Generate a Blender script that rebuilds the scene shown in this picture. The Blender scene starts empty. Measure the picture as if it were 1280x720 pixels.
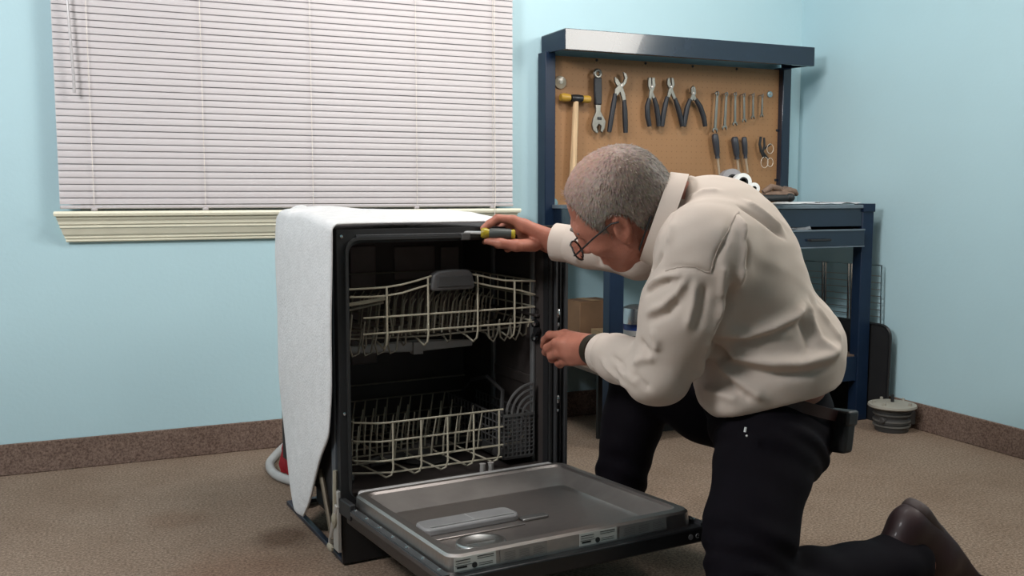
import bpy, bmesh, math, random
import numpy as np
from mathutils import Vector, Matrix, Euler
random.seed(7); np.random.seed(7)
scene = bpy.context.scene
COL = scene.collection
R = math.radians
# ------------------------------------------------------------------ camera
FPX, YAW, PIT, CAMH = 1200.0, R(23.8), math.atan(118/1200.0), 0.95
cam_d = bpy.data.cameras.new('camera'); cam = bpy.data.objects.new('camera', cam_d); COL.objects.link(cam)
cam.location = (0, 0, CAMH); cam.rotation_euler = (math.pi/2-PIT, 0, -YAW)
cam_d.sensor_width = 36; cam_d.lens = 36*FPX/1280; cam_d.clip_start = .05; cam_d.clip_end = 60
scene.camera = cam
# ------------------------------------------------------------------ world and lamps
w = bpy.data.worlds.new('world'); scene.world = w; w.use_nodes = True
w.node_tree.nodes['Background'].inputs[0].default_value = (.8, .88, 1, 1)
w.node_tree.nodes['Background'].inputs[1].default_value = .3
def area_light(name, loc, target, size, power, col=(1, 1, 1), size_y=None):
    d = bpy.data.lights.new(name, 'AREA'); d.energy = power; d.color = col; d.size = size
    if size_y: d.shape = 'RECTANGLE'; d.size_y = size_y
    o = bpy.data.objects.new(name, d); COL.objects.link(o); o.location = loc
    o.rotation_euler = (Vector(target)-Vector(loc)).to_track_quat('-Z', 'Y').to_euler()
    return o
area_light('softbox_key', (-1.35, 1.35, 2.40), (1.3, 3.2, 1.0), .7, 47, (.98, .975, .985), .5)
area_light('softbox_side', (2.93, 1.58, 1.97), (.5, 2.75, 1.0), 1.2, 28, (1, .955, .88), .6)
area_light('ceiling_lamp', (1.35, 2.3, 2.54), (1.5, 3.2, 1.0), .9, 25, (1, .97, .94), .5)
scene.view_settings.view_transform = 'Standard'; scene.view_settings.look = 'None'
scene.view_settings.gamma = 1; scene.view_settings.use_curve_mapping = False
scene.view_settings.exposure = 0.27
# ------------------------------------------------------------------ helpers
def axes():
    fw = Vector((math.sin(YAW)*math.cos(PIT), math.cos(YAW)*math.cos(PIT), -math.sin(PIT)))
    rt = Vector((math.cos(YAW), -math.sin(YAW), 0)); return fw, rt, rt.cross(fw)
FW, RT, UP = axes()
def at(px, py, d): return Vector((0, 0, CAMH))+(FW+RT*((px-640)/FPX)-UP*((py-360)/FPX))*d
def on_y(px, py, Y):
    r = FW+RT*((px-640)/FPX)-UP*((py-360)/FPX); return Vector((0, 0, CAMH))+r*(Y/r.y)
def srgb(r, g, b):
    return tuple((c/255/12.92 if c/255 <= .04045 else ((c/255+.055)/1.055)**2.4) for c in (r, g, b))
MATS = {}
def mat(name, col, rough=.6, metal=0, var=.12, scale=12, bump=0, bscale=200, col2=None, spec=.5, coat=0, trans=0, alpha=1, stretch=None, emit=None, detail=3):
    if name in MATS: return MATS[name]
    m = bpy.data.materials.new(name); m.use_nodes = True; nt = m.node_tree; b = nt.nodes['Principled BSDF']
    b.inputs['Roughness'].default_value = rough; b.inputs['Metallic'].default_value = metal
    b.inputs['Specular IOR Level'].default_value = spec; b.inputs['Coat Weight'].default_value = coat
    b.inputs['Transmission Weight'].default_value = trans; b.inputs['Alpha'].default_value = alpha
    tc = nt.nodes.new('ShaderNodeTexCoord'); mp = nt.nodes.new('ShaderNodeMapping'); nt.links.new(tc.outputs['Object'], mp.inputs[0])
    if stretch: mp.inputs['Scale'].default_value = stretch
    nz = nt.nodes.new('ShaderNodeTexNoise'); nz.inputs['Scale'].default_value = scale; nz.inputs['Detail'].default_value = detail
    nt.links.new(mp.outputs[0], nz.inputs['Vector'])
    rp = nt.nodes.new('ShaderNodeValToRGB'); nt.links.new(nz.outputs['Fac'], rp.inputs[0])
    c2 = col2 or tuple(min(1, c*(1+var)) for c in col); c1 = col if col2 else tuple(c*(1-var) for c in col)
    rp.color_ramp.elements[0].color = (*c1, 1); rp.color_ramp.elements[1].color = (*c2, 1)
    rp.color_ramp.elements[0].position = .3; rp.color_ramp.elements[1].position = .7
    nt.links.new(rp.outputs[0], b.inputs['Base Color'])
    if bump:
        n2 = nt.nodes.new('ShaderNodeTexNoise'); n2.inputs['Scale'].default_value = bscale; n2.inputs['Detail'].default_value = 4
        nt.links.new(mp.outputs[0], n2.inputs['Vector'])
        bp = nt.nodes.new('ShaderNodeBump'); bp.inputs['Strength'].default_value = bump; bp.inputs['Distance'].default_value = .01
        nt.links.new(n2.outputs['Fac'], bp.inputs['Height']); nt.links.new(bp.outputs[0], b.inputs['Normal'])
    MATS[name] = m; return m
class MB:
    def __init__(s): s.v = []; s.f = []; s.m = []
    def add(s, vs, fs, mi=0):
        o = len(s.v); s.v += [tuple(v) for v in vs]; s.f += [tuple(i+o for i in f) for f in fs]; s.m += [mi]*len(fs); return s
    def box(s, x0, x1, y0, y1, z0, z1, mi=0, M=None):
        vs = [Vector((x, y, z)) for z in (z0, z1) for y in (y0, y1) for x in (x0, x1)]
        if M: vs = [M @ v for v in vs]
        return s.add(vs, [(0, 2, 3, 1), (4, 5, 7, 6), (0, 1, 5, 4), (2, 6, 7, 3), (0, 4, 6, 2), (1, 3, 7, 5)], mi)
    def prism(s, outline, axis, a, b, mi=0):
        # outline: 2D points; extruded along axis 'x','y','z' from a to b
        def P(p, t):
            return {'x': (t, p[0], p[1]), 'y': (p[0], t, p[1]), 'z': (p[0], p[1], t)}[axis]
        n = len(outline); vs = [P(p, a) for p in outline]+[P(p, b) for p in outline]
        fs = [(i, (i+1) % n, n+(i+1) % n, n+i) for i in range(n)]+[tuple(range(n-1, -1, -1)), tuple(range(n, 2*n))]
        return s.add(vs, fs, mi)
    def tube(s, pts, r, n=6, mi=0, closed=False, cap=True, flat=1.0):
        pts = [Vector(p) for p in pts]; N = len(pts); rs = r if isinstance(r, (list, tuple)) else [r]*N
        tang = []
        for i in range(N):
            a = pts[(i-1) % N] if closed or i > 0 else pts[i]; b = pts[(i+1) % N] if closed or i < N-1 else pts[i]
            t = (b-a); tang.append(t.normalized() if t.length > 1e-9 else Vector((0, 0, 1)))
        u = tang[0].orthogonal().normalized()
        if abs(tang[0].z) < .9: u = (Vector((0, 0, 1))-tang[0]*tang[0].z).normalized()
        vs = []
        for i in range(N):
            u = (u-tang[i]*u.dot(tang[i])); u = u.normalized() if u.length > 1e-6 else tang[i].orthogonal().normalized()
            w_ = tang[i].cross(u)
            for k in range(n):
                a = 2*math.pi*k/n; vs.append(pts[i]+(u*math.cos(a)+w_*math.sin(a)*flat)*rs[i])
        fs = []
        for i in range(N if closed else N-1):
            j = (i+1) % N
            for k in range(n): fs.append((i*n+k, i*n+(k+1) % n, j*n+(k+1) % n, j*n+k))
        if cap and not closed: fs += [tuple(range(n-1, -1, -1)), tuple((N-1)*n+k for k in range(n))]
        return s.add(vs, fs, mi)
    def lathe(s, prof, n=24, c=(0, 0, 0), mi=0, M=None):
        vs = []; N = len(prof)
        for r, z in prof:
            for k in range(n):
                a = 2*math.pi*k/n; v = Vector((r*math.cos(a), r*math.sin(a), z)); v = (M @ v) if M else v; vs.append(v+Vector(c))
        fs = [(i*n+k, i*n+(k+1) % n, (i+1)*n+(k+1) % n, (i+1)*n+k) for i in range(N-1) for k in range(n)]
        if prof[0][0] > 1e-6: fs.append(tuple(range(n-1, -1, -1)))
        if prof[-1][0] > 1e-6: fs.append(tuple((N-1)*n+k for k in range(n)))
        return s.add(vs, fs, mi)
    def ell(s, c, r, M=None, n=16, mi=0):
        vs = []; h = n//2
        for i in range(h+1):
            t = math.pi*i/h
            for k in range(n):
                a = 2*math.pi*k/n; v = Vector((r[0]*math.sin(t)*math.cos(a), r[1]*math.sin(t)*math.sin(a), r[2]*math.cos(t)))
                vs.append((M @ v if M else v)+Vector(c))
        fs = [(i*n+k, (i+1)*n+k, (i+1)*n+(k+1) % n, i*n+(k+1) % n) for i in range(h) for k in range(n)]
        return s.add(vs, fs, mi)
def obj(name, mb, m, parent=None, loc=None, rot=None, bevel=0, smooth=35, seg=2, weld=True):
    me = bpy.data.meshes.new(name); me.from_pydata([tuple(v) for v in mb.v], [], mb.f)
    for mm in (m if isinstance(m, (list, tuple)) else [m]): me.materials.append(mm)
    me.polygons.foreach_set('material_index', mb.m)
    bm = bmesh.new(); bm.from_mesh(me)
    if weld: bmesh.ops.remove_doubles(bm, verts=bm.verts, dist=1e-6)
    bmesh.ops.recalc_face_normals(bm, faces=bm.faces); bm.to_mesh(me); bm.free()
    if smooth:
        me.polygons.foreach_set('use_smooth', [True]*len(me.polygons)); me.set_sharp_from_angle(angle=R(smooth))
    o = bpy.data.objects.new(name, me); COL.objects.link(o)
    if parent: o.parent = parent
    if loc is not None: o.location = loc
    if rot is not None: o.rotation_euler = rot
    if bevel:
        b = o.modifiers.new('bevel', 'BEVEL'); b.width = bevel; b.segments = seg; b.limit_method = 'ANGLE'; b.angle_limit = R(40)
    return o
def split_obj(name, mb, m, parent=None, **k):
    # every unconnected piece of mb becomes an object of its own
    par = list(range(len(mb.v)))
    def find(a):
        while par[a] != a: par[a] = par[par[a]]; a = par[a]
        return a
    for f in mb.f:
        for i in f[1:]: par[find(i)] = find(f[0])
    parts = {}
    for f, mi in zip(mb.f, mb.m): parts.setdefault(find(f[0]), []).append((f, mi))
    out = []
    for fl in parts.values():
        ids = sorted({i for f, _ in fl for i in f}); ix = {a: b for b, a in enumerate(ids)}; q = MB()
        q.v = [mb.v[i] for i in ids]; q.f = [tuple(ix[i] for i in f) for f, _ in fl]; q.m = [mi for _, mi in fl]; out.append(obj(name, q, m, parent, **k))
    return out
def copy_of(o, parent=None, loc=None, rot=None):
    c = o.copy(); COL.objects.link(c); c.parent = parent or o.parent
    if loc is not None: c.location = loc
    if rot is not None: c.rotation_euler = rot
    return c
def tag(o, label, cat, group=None):
    o['label'] = label; o['category'] = cat
    if group: o['group'] = group
    return o
def thing(name, label, cat, loc=(0, 0, 0), rot=(0, 0, 0), group=None):
    o = bpy.data.objects.new(name, None); COL.objects.link(o); o.location = loc; o.rotation_euler = rot; o.empty_display_size = .1
    return tag(o, label, cat, group)
def struct(name, mb, m, parent=None, **k):
    o = obj(name, mb, m, parent, **k); o['kind'] = 'structure'; return o
# ------------------------------------------------------------------ materials
def wall_mat():
    return mat('pale blue wall paint', (.47, .667, .725), .6, var=.015, scale=3, bump=.05, bscale=70)
def carpet_mat(name, ca, cb, stains):
    m = bpy.data.materials.new(name); m.use_nodes = True; nt = m.node_tree; b = nt.nodes['Principled BSDF']
    b.inputs['Roughness'].default_value = .95; b.inputs['Specular IOR Level'].default_value = .1
    tc = nt.nodes.new('ShaderNodeTexCoord')
    def noise(sc, det):
        n = nt.nodes.new('ShaderNodeTexNoise'); n.inputs['Scale'].default_value = sc; n.inputs['Detail'].default_value = det
        n.inputs['Roughness'].default_value = .7
        nt.links.new(tc.outputs['Object'], n.inputs['Vector']); return n
    n1 = noise(140, 3); n2 = noise(2.6, 4); n3 = noise(420, 2)
    rp = nt.nodes.new('ShaderNodeValToRGB'); rp.color_ramp.elements[0].position = .36; rp.color_ramp.elements[1].position = .66
    rp.color_ramp.elements[0].color = (*ca, 1); rp.color_ramp.elements[1].color = (*cb, 1)
    nt.links.new(n1.outputs['Fac'], rp.inputs[0])
    mx = nt.nodes.new('ShaderNodeMixRGB'); mx.blend_type = 'MULTIPLY'; mx.inputs[0].default_value = .5
    r2 = nt.nodes.new('ShaderNodeValToRGB'); r2.color_ramp.elements[0].color = (.72, .66, .62, 1); r2.color_ramp.elements[1].color = (1.0, 1.0, 1.0, 1)
    r2.color_ramp.elements[0].position = .35; r2.color_ramp.elements[1].position = .6
    nt.links.new(n2.outputs['Fac'], r2.inputs[0]); nt.links.new(rp.outputs[0], mx.inputs[1]); nt.links.new(r2.outputs[0], mx.inputs[2])
    last = mx
    for (sx, sy, rad, colr, amt) in stains:
        mp = nt.nodes.new('ShaderNodeMapping'); mp.inputs['Location'].default_value = (-sx, -sy, 0); nt.links.new(tc.outputs['Object'], mp.inputs[0])
        ln = nt.nodes.new('ShaderNodeVectorMath'); ln.operation = 'LENGTH'; nt.links.new(mp.outputs[0], ln.inputs[0])
        ad = nt.nodes.new('ShaderNodeMath'); ad.operation = 'MULTIPLY_ADD'; nt.links.new(noise(9, 3).outputs['Fac'], ad.inputs[0]); ad.inputs[1].default_value = rad*.9
        nt.links.new(ln.outputs['Value'], ad.inputs[2])
        mr = nt.nodes.new('ShaderNodeMapRange'); mr.inputs['From Min'].default_value = rad*.9; mr.inputs['From Max'].default_value = rad*1.6
        mr.inputs['To Min'].default_value = amt; mr.inputs['To Max'].default_value = 0; nt.links.new(ad.outputs[0], mr.inputs['Value'])
        mm = nt.nodes.new('ShaderNodeMixRGB'); mm.blend_type = 'MULTIPLY'; mm.inputs[2].default_value = (*colr, 1)
        nt.links.new(mr.outputs[0], mm.inputs[0]); nt.links.new(last.outputs[0], mm.inputs[1]); last = mm
    nt.links.new(last.outputs[0], b.inputs['Base Color'])
    bp = nt.nodes.new('ShaderNodeBump'); bp.inputs['Strength'].default_value = .5; bp.inputs['Distance'].default_value = .006
    nt.links.new(n3.outputs['Fac'], bp.inputs['Height']); nt.links.new(bp.outputs[0], b.inputs['Normal'])
    return m
BLACK = mat('black gloss plastic', (.012, .012, .013), .35)
BLACKM = mat('black matte plastic', (.011, .011, .012), .6)
DARKTUB = mat('dark brown grey tub plastic', (.05, .041, .038), .45, var=.15, scale=5)
STEEL = mat('brushed steel', (.50, .45, .425), .40, 1, var=.1, scale=30, stretch=(1, 20, 1))
CHROME = mat('chrome', (.75, .75, .75), .15, 1)
NAVY = mat('navy blue enamel', (.007, .018, .043), .42, var=.08, spec=.3)
NAVYD = mat('dark navy enamel', (.009, .017, .034), .16, coat=.4)
BEIGEW = mat('beige coated wire', (.47, .43, .33), .45, var=.1)
SHADEW = mat('shaded beige wire', (.20, .18, .14), .5, var=.1)  # darkened copy of the beige wire, shade inside the tub put into its colour
CREAM = mat('cream paint', (.88, .84, .67), .4, var=.03)
WHITEF = mat('white insulation felt', (.66, .65, .65), .95, var=.05, scale=30, bump=.25, bscale=160)
GRIP = mat('black rubber grip', (.014, .015, .02), .5)
GREYP = mat('light grey plastic', (.42, .41, .40), .45, var=.05)
DGREYP = mat('charcoal plastic', (.055, .053, .052), .5, var=.08)
WOODH = mat('pale hickory wood', (.62, .42, .24), .5, var=.2, scale=8, stretch=(12, 12, 1))
WHITEP = mat('white paper', (.8, .8, .8), .8, var=.03)
CARD = mat('brown cardboard', (.19, .105, .055), .85, var=.12)
CARDL = mat('tan cardboard', (.40, .26, .14), .85, var=.1)
# ------------------------------------------------------------------ room shell
WY, WX, LX, FY, CZ = 3.60, 3.05, -2.3, -1.9, 2.62
wx0, wx1, wz0, wz1 = -.02, 1.52, .89, 2.05          # window opening
m = MB(); m.box(LX, wx0, WY, WY+.12, 0, CZ); m.box(wx1, WX+.1, WY, WY+.12, 0, CZ); m.box(wx0, wx1, WY, WY+.12, 0, wz0); m.box(wx0, wx1, WY, WY+.12, wz1, CZ)
struct('wall_back', m, wall_mat())
struct('wall_right', MB().box(WX, WX+.12, FY, WY, 0, CZ), wall_mat())
struct('wall_left', MB().box(LX-.12, LX, FY, WY+.12, 0, CZ), wall_mat())
struct('wall_front', MB().box(LX-.12, WX+.12, FY-.12, FY, 0, CZ), wall_mat())
struct('ceiling', MB().box(LX-.12, WX+.12, FY-.12, WY+.12, CZ, CZ+.1), mat('white ceiling paint', (.7, .7, .69), .9, var=.02))
floor_m = carpet_mat('speckled brown grey carpet', (.165, .119, .089), (.385, .287, .215),
                     [(.47, 2.62, .10, (.5, .45, .42), .9), (.32, 2.38, .22, (.92, .72, .64), .45), (.2, 2.9, .1, (.8, .7, .65), .5), (.75, 3.3, .12, (.8, .72, .66), .5)])
struct('floor', MB().box(LX-.12, WX+.12, FY-.12, WY+.12, -.06, 0), floor_m)
base_m = carpet_mat('reddish brown carpet strip', (.13, .088, .07), (.30, .215, .175), [])
struct('baseboard_back', MB().box(LX, WX-.012, WY-.012, WY, 0, .107), base_m, bevel=.003)
struct('baseboard_right', MB().box(WX-.012, WX, FY, WY, 0, .107), base_m, bevel=.003)
struct('baseboard_left', MB().box(LX, LX+.012, FY, WY-.012, 0, .107), base_m, bevel=.003)
# window behind the blind
m = MB(); e = .035
m.box(wx0, wx0+e, WY+.03, WY+.09, wz0, wz1); m.box(wx1-e, wx1, WY+.03, WY+.09, wz0, wz1); m.box(wx0+e, wx1-e, WY+.03, WY+.09, wz0, wz0+e)
m.box(wx0+e, wx1-e, WY+.03, WY+.09, wz1-e, wz1); m.box(wx0+e, wx1-e, WY+.03, WY+.08, 1.45, 1.48)
win = struct('window_1', m, CREAM, bevel=.003)
glass = mat('window glass', (.9, .95, .97), .02, trans=1, var=.01)
obj('pane', MB().box(wx0+e, wx1-e, WY+.055, WY+.06, wz0+e, 1.45), glass, win)
obj('pane', MB().box(wx0+e, wx1-e, WY+.055, WY+.06, 1.48, wz1-e), glass, win)
# sill with moulded apron, mitred returns
prof = [(0, .786), (.014, .786), (.017, .790), (.017, .797), (.022, .799), (.023, .806), (.029, .812), (.039, .832), (.044, .836), (.044, .845), (.049, .847), (.051, .857), (.058, .866), (.058, .873), (.068, .875), (.071, .883), (.068, .891), (0, .891)]
sx0, sx1 = -.06, 1.545
m = MB(); vs = []
for d, z in prof: vs.append((sx0-d*.62, WY-d, z))
for d, z in prof: vs.append((sx1+d*.75, WY-d, z))
n = len(prof); m.add(vs, [(i, (i+1) % n, n+(i+1) % n, n+i) for i in range(n)]+[tuple(range(n-1, -1, -1)), tuple(range(n, 2*n))])
struct('trim_1', m, CREAM, smooth=18)
# ------------------------------------------------------------------ blind
SLATM = mat('pinkish white slat enamel', (.575, .53, .535), .5, var=.01)
blind = thing('window_blind', 'closed white horizontal slat blind hanging over the window above the cream sill', 'blind', (.742, WY-.05, .905))
bx = .825
pitch = .0226; ang = R(74); wslat = .0262
m = MB(); K = 5; vs = []
for i in range(K):
    t = (i/(K-1)-.5); a = t*wslat; c = .0024*(1-4*t*t)
    y = -a*math.cos(ang)*-1*-1; z = a*math.sin(ang)
    # lower edge comes towards the room, crown faces the room
    py = a*math.cos(ang)-c*math.sin(ang); pz = a*math.sin(ang)+c*math.cos(ang)
    vs.append((py, pz))
outl = vs+[(y+.0007, z-.0002) for y, z in reversed(vs)]
m.prism(outl, 'x', -bx, bx)
slat0 = obj('slat', m, SLATM, blind, loc=(0, 0, .022), smooth=60)
for k in range(1, 50): copy_of(slat0, blind, loc=(0, random.uniform(-.0006, .0006), .022+pitch*k), rot=(random.uniform(-.012, .012), 0, random.uniform(-.0005, .0005)))
obj('bottom_rail', MB().box(-bx, bx, -.012, .012, -.006, .006), SLATM, blind, bevel=.003)
obj('head_rail', MB().box(-bx-.005, bx+.005, -.02, .02, 1.145, 1.185), SLATM, blind, bevel=.003)
cordm = mat('cream ladder cord', (.76, .69, .62), .8)
for cxp in (-.72, -.36, .02, .42, .735):
    obj('ladder_cord', MB().tube([(cxp, -.0125, 0), (cxp, -.0125, 1.15)], .0011, 5), cordm, blind)
    obj('cord_button', MB().lathe([(.0, -.012), (.010, -.012), (.011, -.006), (.008, -.004)], 12, (cxp, -.006, .0)), SLATM, blind)
p = on_y(618, 0, WY-.072); q = on_y(618, 284, WY-.075)
obj('lift_cord', MB().tube([(p.x-.742, -.02, 1.15), (p.x-.742, -.021, .6), (p.x-.74, -.024, .03), (q.x-.742, -.026, -.075)], .0016, 5), cordm, blind)
p = on_y(84, 0, WY-.08); q = on_y(93, 116, WY-.08)
wandm = mat('clear grey acrylic wand', (.50, .47, .47), .2, var=.03)
obj('tilt_wand', MB().tube([(p.x-.742, -.028, 1.15), (p.x-.742, -.03, p.z-.905), (q.x-.742, -.033, q.z-.905+.05), (q.x-.742, -.033, q.z-.905)], [.0035, .0042, .0048, .0055], 6), wandm, blind)
# ------------------------------------------------------------------ dishwasher (local x = width, y = depth towards the back)
DW = thing('dishwasher', 'black built-in dishwasher pulled out with its door open and white felt draped over it', 'dishwasher', (.557, 2.346, 0), (0, 0, R(4.5)))
W, Ht, D = .657, .862, .56
ox0, ox1, oz0, oz1 = .03, .603, .185, .828
# tub liner, open to the front
m = MB(); t = .006
m.box(ox0-t, ox0, .012, D-.02, oz0, oz1); m.box(ox1, ox1+t, .012, D-.02, oz0, oz1); m.box(ox0, ox1, .012, D-.02, oz1, oz1+t)
m.box(ox0, ox1, .012, D-.02, oz0-t, oz0-.0); m.box(ox0, ox1, D-.026, D-.02, oz0, oz1)
tub = obj('tub', m, DARKTUB, DW)
for x0, x1, z0, z1 in [(.215, .30, .66, .79), (.215, .30, .42, .64), (.36, .50, .68, .785), (.36, .50, .5, .66), (.52, .585, .5, .78)]:
    obj('embossed_panel', MB().box(x0, x1, D-.034, D-.026, z0, z1), mat('brown grey panel plastic', (.19, .15, .137), .45), tub, bevel=.004)
m = MB()
for z in (.40, .66): m.box(ox1-.006, ox1, .06, D-.04, z, z+.03)
m.box(ox1-.012, ox1, .03, D-.05, .605, .612)
split_obj('rack_rail', m, DARKTUB, tub, bevel=.002)
for y in (.30, .055): obj('tub_rib', MB().box(ox1-.010, ox1, y, y+.018, oz0, oz1), mat('grey rib plastic', (.13, .13, .13), .4), tub, bevel=.003)
# sump floor
obj('filter_disc', MB().lathe([(.0, .0), (.075, .0), (.078, .006), (.06, .012), (.02, .014), (.0, .014)], 28, (.33, .22, oz0)), DGREYP, tub)
m = MB(); m.tube([(.14, .16, oz0+.028), (.25, .19, oz0+.032), (.33, .22, oz0+.034), (.41, .25, oz0+.032), (.50, .27, oz0+.028)], [.012, .017, .022, .017, .012], 10, flat=.5)
m.lathe([(.026, .0), (.03, .03), (.02, .05), (0, .052)], 18, (.33, .22, oz0)); obj('lower_spray_arm', m, DGREYP, DW)
m = MB(); m.tube([(.12, .3, .508), (.33, .28, .508), (.5, .26, .508)], [.010, .018, .010], 8, flat=.5); m.box(.315, .345, .265, .295, .485, .52)
obj('upper_spray_arm', m, GREYP, DW)
# front frame with rounded top corners
def rounded(x0, x1, z0, z1, r, n=6, corners=(1, 1, 1, 1)):
    pts = []
    for (cx, cz, a0, on) in ((x1-r, z1-r, 0, corners[0]), (x0+r, z1-r, 90, corners[1]), (x0+r, z0+r, 180, corners[2]), (x1-r, z0+r, 270, corners[3])):
        if on:
            for i in range(n+1):
                a = R(a0+90*i/n); pts.append((cx+r*math.cos(a), cz+r*math.sin(a)))
        else:
            s = {0: (x1, z1), 90: (x0, z1), 180: (x0, z0), 270: (x1, z0)}[a0]; pts.append(s)
    return pts
def ring_prism(m, outer, inner, y0, y1):
    n = len(outer); vs = [(p[0], y, p[1]) for y in (y0, y1) for ring in (outer, inner) for p in ring]
    fs = []
    for i in range(n):
        j = (i+1) % n
        fs += [(i, j, n+j, n+i), (2*n+i, 3*n+i, 3*n+j, 2*n+j), (i, 2*n+i, 2*n+j, j), (n+i, n+j, 3*n+j, 3*n+i)]
    m.add(vs, fs)
m = MB(); inn = rounded(ox0, ox1, oz0-.02, oz1, .03)
out = []
for i, p_ in enumerate(inn):
    q_ = i//7; out.append([(W, Ht), (0, Ht), (0, .15), (W, .15)][q_])
ring_prism(m, out, inn, -.012, .014)
fr_ = obj('front_frame', m, BLACKM, DW, smooth=50)
m = MB()
gas = rounded(ox0-.010, ox1+.010, oz0-.01, oz1+.014, .034); gi = rounded(ox0-.004, ox1+.004, oz0-.01, oz1+.007, .03); ring_prism(m, gas, gi, -.02, -.012)
obj('door_gasket', m, mat('dark grey rubber', (.022, .022, .022), .5), fr_, smooth=50)
m = MB()
m.box(ox1+.016, ox1+.021, -.03, -.012, .16, .845); m.box(ox1+.034, ox1+.038, -.022, -.012, .16, .845); m.box(W-.008, W, -.03, -.012, .16, .845)
split_obj('jamb_rib', m, mat('grey black enamel', (.045, .045, .047), .4), fr_)
m = MB(); m.box(.05, .40, -.015, -.0115, .838, .848); obj('latch_channel', m, mat('grey black enamel', (.045, .045, .047), .4), fr_, bevel=.001)
m = MB(); m.box(.335, .362, -.022, -.010, .828, .848); obj('door_strike', m, DGREYP, fr_, bevel=.003)
m = MB()
for z, s in ((.618, 1), (.585, .7), (.375, .9)):
    m.ell((ox1+.028, -.022, z), (.006*s, .005, .014*s), n=10); m.ell((ox1+.026, -.022, z-.03), (.005*s, .005, .006*s), n=8)
split_obj('spring_clip', m, CHROME, fr_)
m = MB()
for x_, z in ((.012, .845), (.012, .40), (.645, .30), (.645, .75)): m.lathe([(0, 0), (.0045, 0), (.004, .002), (0, .003)], 10, (x_, -.0125, z), M=Matrix.Rotation(R(90), 3, 'X'))
split_obj('screw', m, CHROME, fr_)
m = MB()
for z in (.585, .545, .565): m.lathe([(0, -.006), (.011, -.006), (.011, .006), (0, .006)], 12, (ox1-.012, .04 if z != .565 else .03, z), M=Matrix.Rotation(R(90), 3, 'Y'))
split_obj('rail_wheel', m, BLACK, DW) 
m = MB()
for z in (.585, .545): m.ell((ox1-.02, .03, z), (.005, .005, .006), n=8)
split_obj('wheel_pin', m, CHROME, DW)
# outer casing
m = MB(); m.box(.004, .012, .014, D, .15, Ht-.004); m.box(W-.012, W-.004, .014, D, .15, Ht-.004); m.box(.012, W-.012, .014, D, Ht-.012, Ht-.004); m.box(.012, W-.012, D-.008, D, .15, Ht-.012)
obj('casing', m, BLACKM, DW)
obj('corner_post', MB().box(-.004, .004, .02, .05, .16, .80), mat('blue grey steel', (.10, .115, .13), .4, .3), DW, bevel=.002)
obj('dark_base_panel', MB().box(.006, W-.006, .0, .012, .006, .142), BLACK, DW, bevel=.002)
m = MB(); m.box(.006, .02, .012, D-.02, .005, .018); m.box(W-.02, W-.006, .012, D-.02, .005, .018); m.box(.02, W-.02, D-.04, D-.02, .005, .018)
obj('base_frame', m, mat('blue black steel', (.02, .028, .045), .35, .3), DW, bevel=.002)
m = MB(); m.box(.02, .06, .02, .06, .018, .15); m.box(W-.06, W-.02, .02, .06, .018, .15); m.box(.02, .06, D-.08, D-.04, .018, .15); m.box(W-.06, W-.02, D-.08, D-.04, .018, .15)
split_obj('base_leg', m, BLACKM, DW)
m = MB(); m.box(.07, W-.07, .10, D-.1, .02, .17); obj('pump_cover', m, BLACKM, DW, bevel=.02)
m = MB(); m.tube([(-.004, .0, .165), (-.006, .02, .12), (-.004, .06, .05)], .010, 8); m.box(-.008, .002, -.006, .035, .04, .20)
obj('hinge_bracket', m, mat('pale grey steel', (.42, .40, .37), .45, .4), DW, bevel=.002)
m = MB(); m.tube([(-.006, .015, .25), (-.008, .012, .21), (-.01, .008, .17), (-.008, .02, .10)], .006, 7); m.ell((-.01, .01, .125), (.010, .012, .02), n=10); m.ell((-.008, .06, .035), (.008, .02, .012), n=10)
obj('hinge_cord', m, mat('cream nylon', (.30, .265, .20), .6), DW)
m = MB(); pts = [(-.006, .05+.006*math.cos(a*1.2)+a*.0035, .08+a*.0042+.006*math.sin(a*1.2)) for a in range(0, 42)]
m.tube([(-.006, .045+i*.006, .06+i*.010) for i in range(17)], .007, 8); obj('hinge_spring', m, mat('tan spring steel', (.13, .105, .075), .5, .5), DW)
# white felt blanket: one sheet over the top and down the left side
prof_side = [(.86, -.045, .47), (.82, -.04, .48), (.70, -.035, .485), (.58, -.025, .485), (.46, -.014, .48), (.396, -.004, .47), (.33, .008, .455), (.29, .06, .445), (.195, .135, .415), (.12, .19, .38), (.055, .26, .335)]
def interp(t, tab):
    for a, b in zip(tab, tab[1:]):
        if (a[0]-t)*(b[0]-t) <= 0:
            k = (t-a[0])/((b[0]-a[0]) or 1); return tuple(a[i]+(b[i]-a[i])*k for i in range(1, len(a)))
    return tab[-1][1:]
m = MB(); rows = []; NT = 20
path = []
for i in range(22):                       # right to left on top
    u = .49-.49*i/21; path.append((u, Ht+.014, 0))
for i in range(1, 8):
    a = R(90+90*i/8); path.append((.022*math.cos(a)+.0, Ht-.008+.022*math.sin(a), 1 if i > 4 else 0))
for i in range(26):
    path.append((-.022, .84-.785*i/25, 2))
for (u, z, k) in path:
    if k == 2 or z < .86: v0, v1 = interp(min(z, .86), prof_side)
    else: v0, v1 = -.002+.004*math.sin(u*40)-.03*max(0, 1-u/.1), .46+.01*math.sin(u*23)
    row = []
    for j in range(NT+1):
        t_ = j/NT; v = v0+(v1-v0)*t_; bul = .022*math.sin(math.pi*min(1, t_*1.0))**.5 if z > .86 else 0
        zz = z; uu = u
        if z > .855:
            zz += .022*min(1, t_*2.0)+.006*math.sin(u*19+t_*5)*t_+(.012*math.sin(u*11+1) if t_ > .8 else 0)*t_
            if u > .40: zz += .005*math.sin((u-.40)*60)*t_
        else: uu += -.006*math.sin(math.pi*t_)+.0015*math.sin(z*17+t_*4)
        row.append((uu, v, zz))
    rows.append(row)
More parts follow.
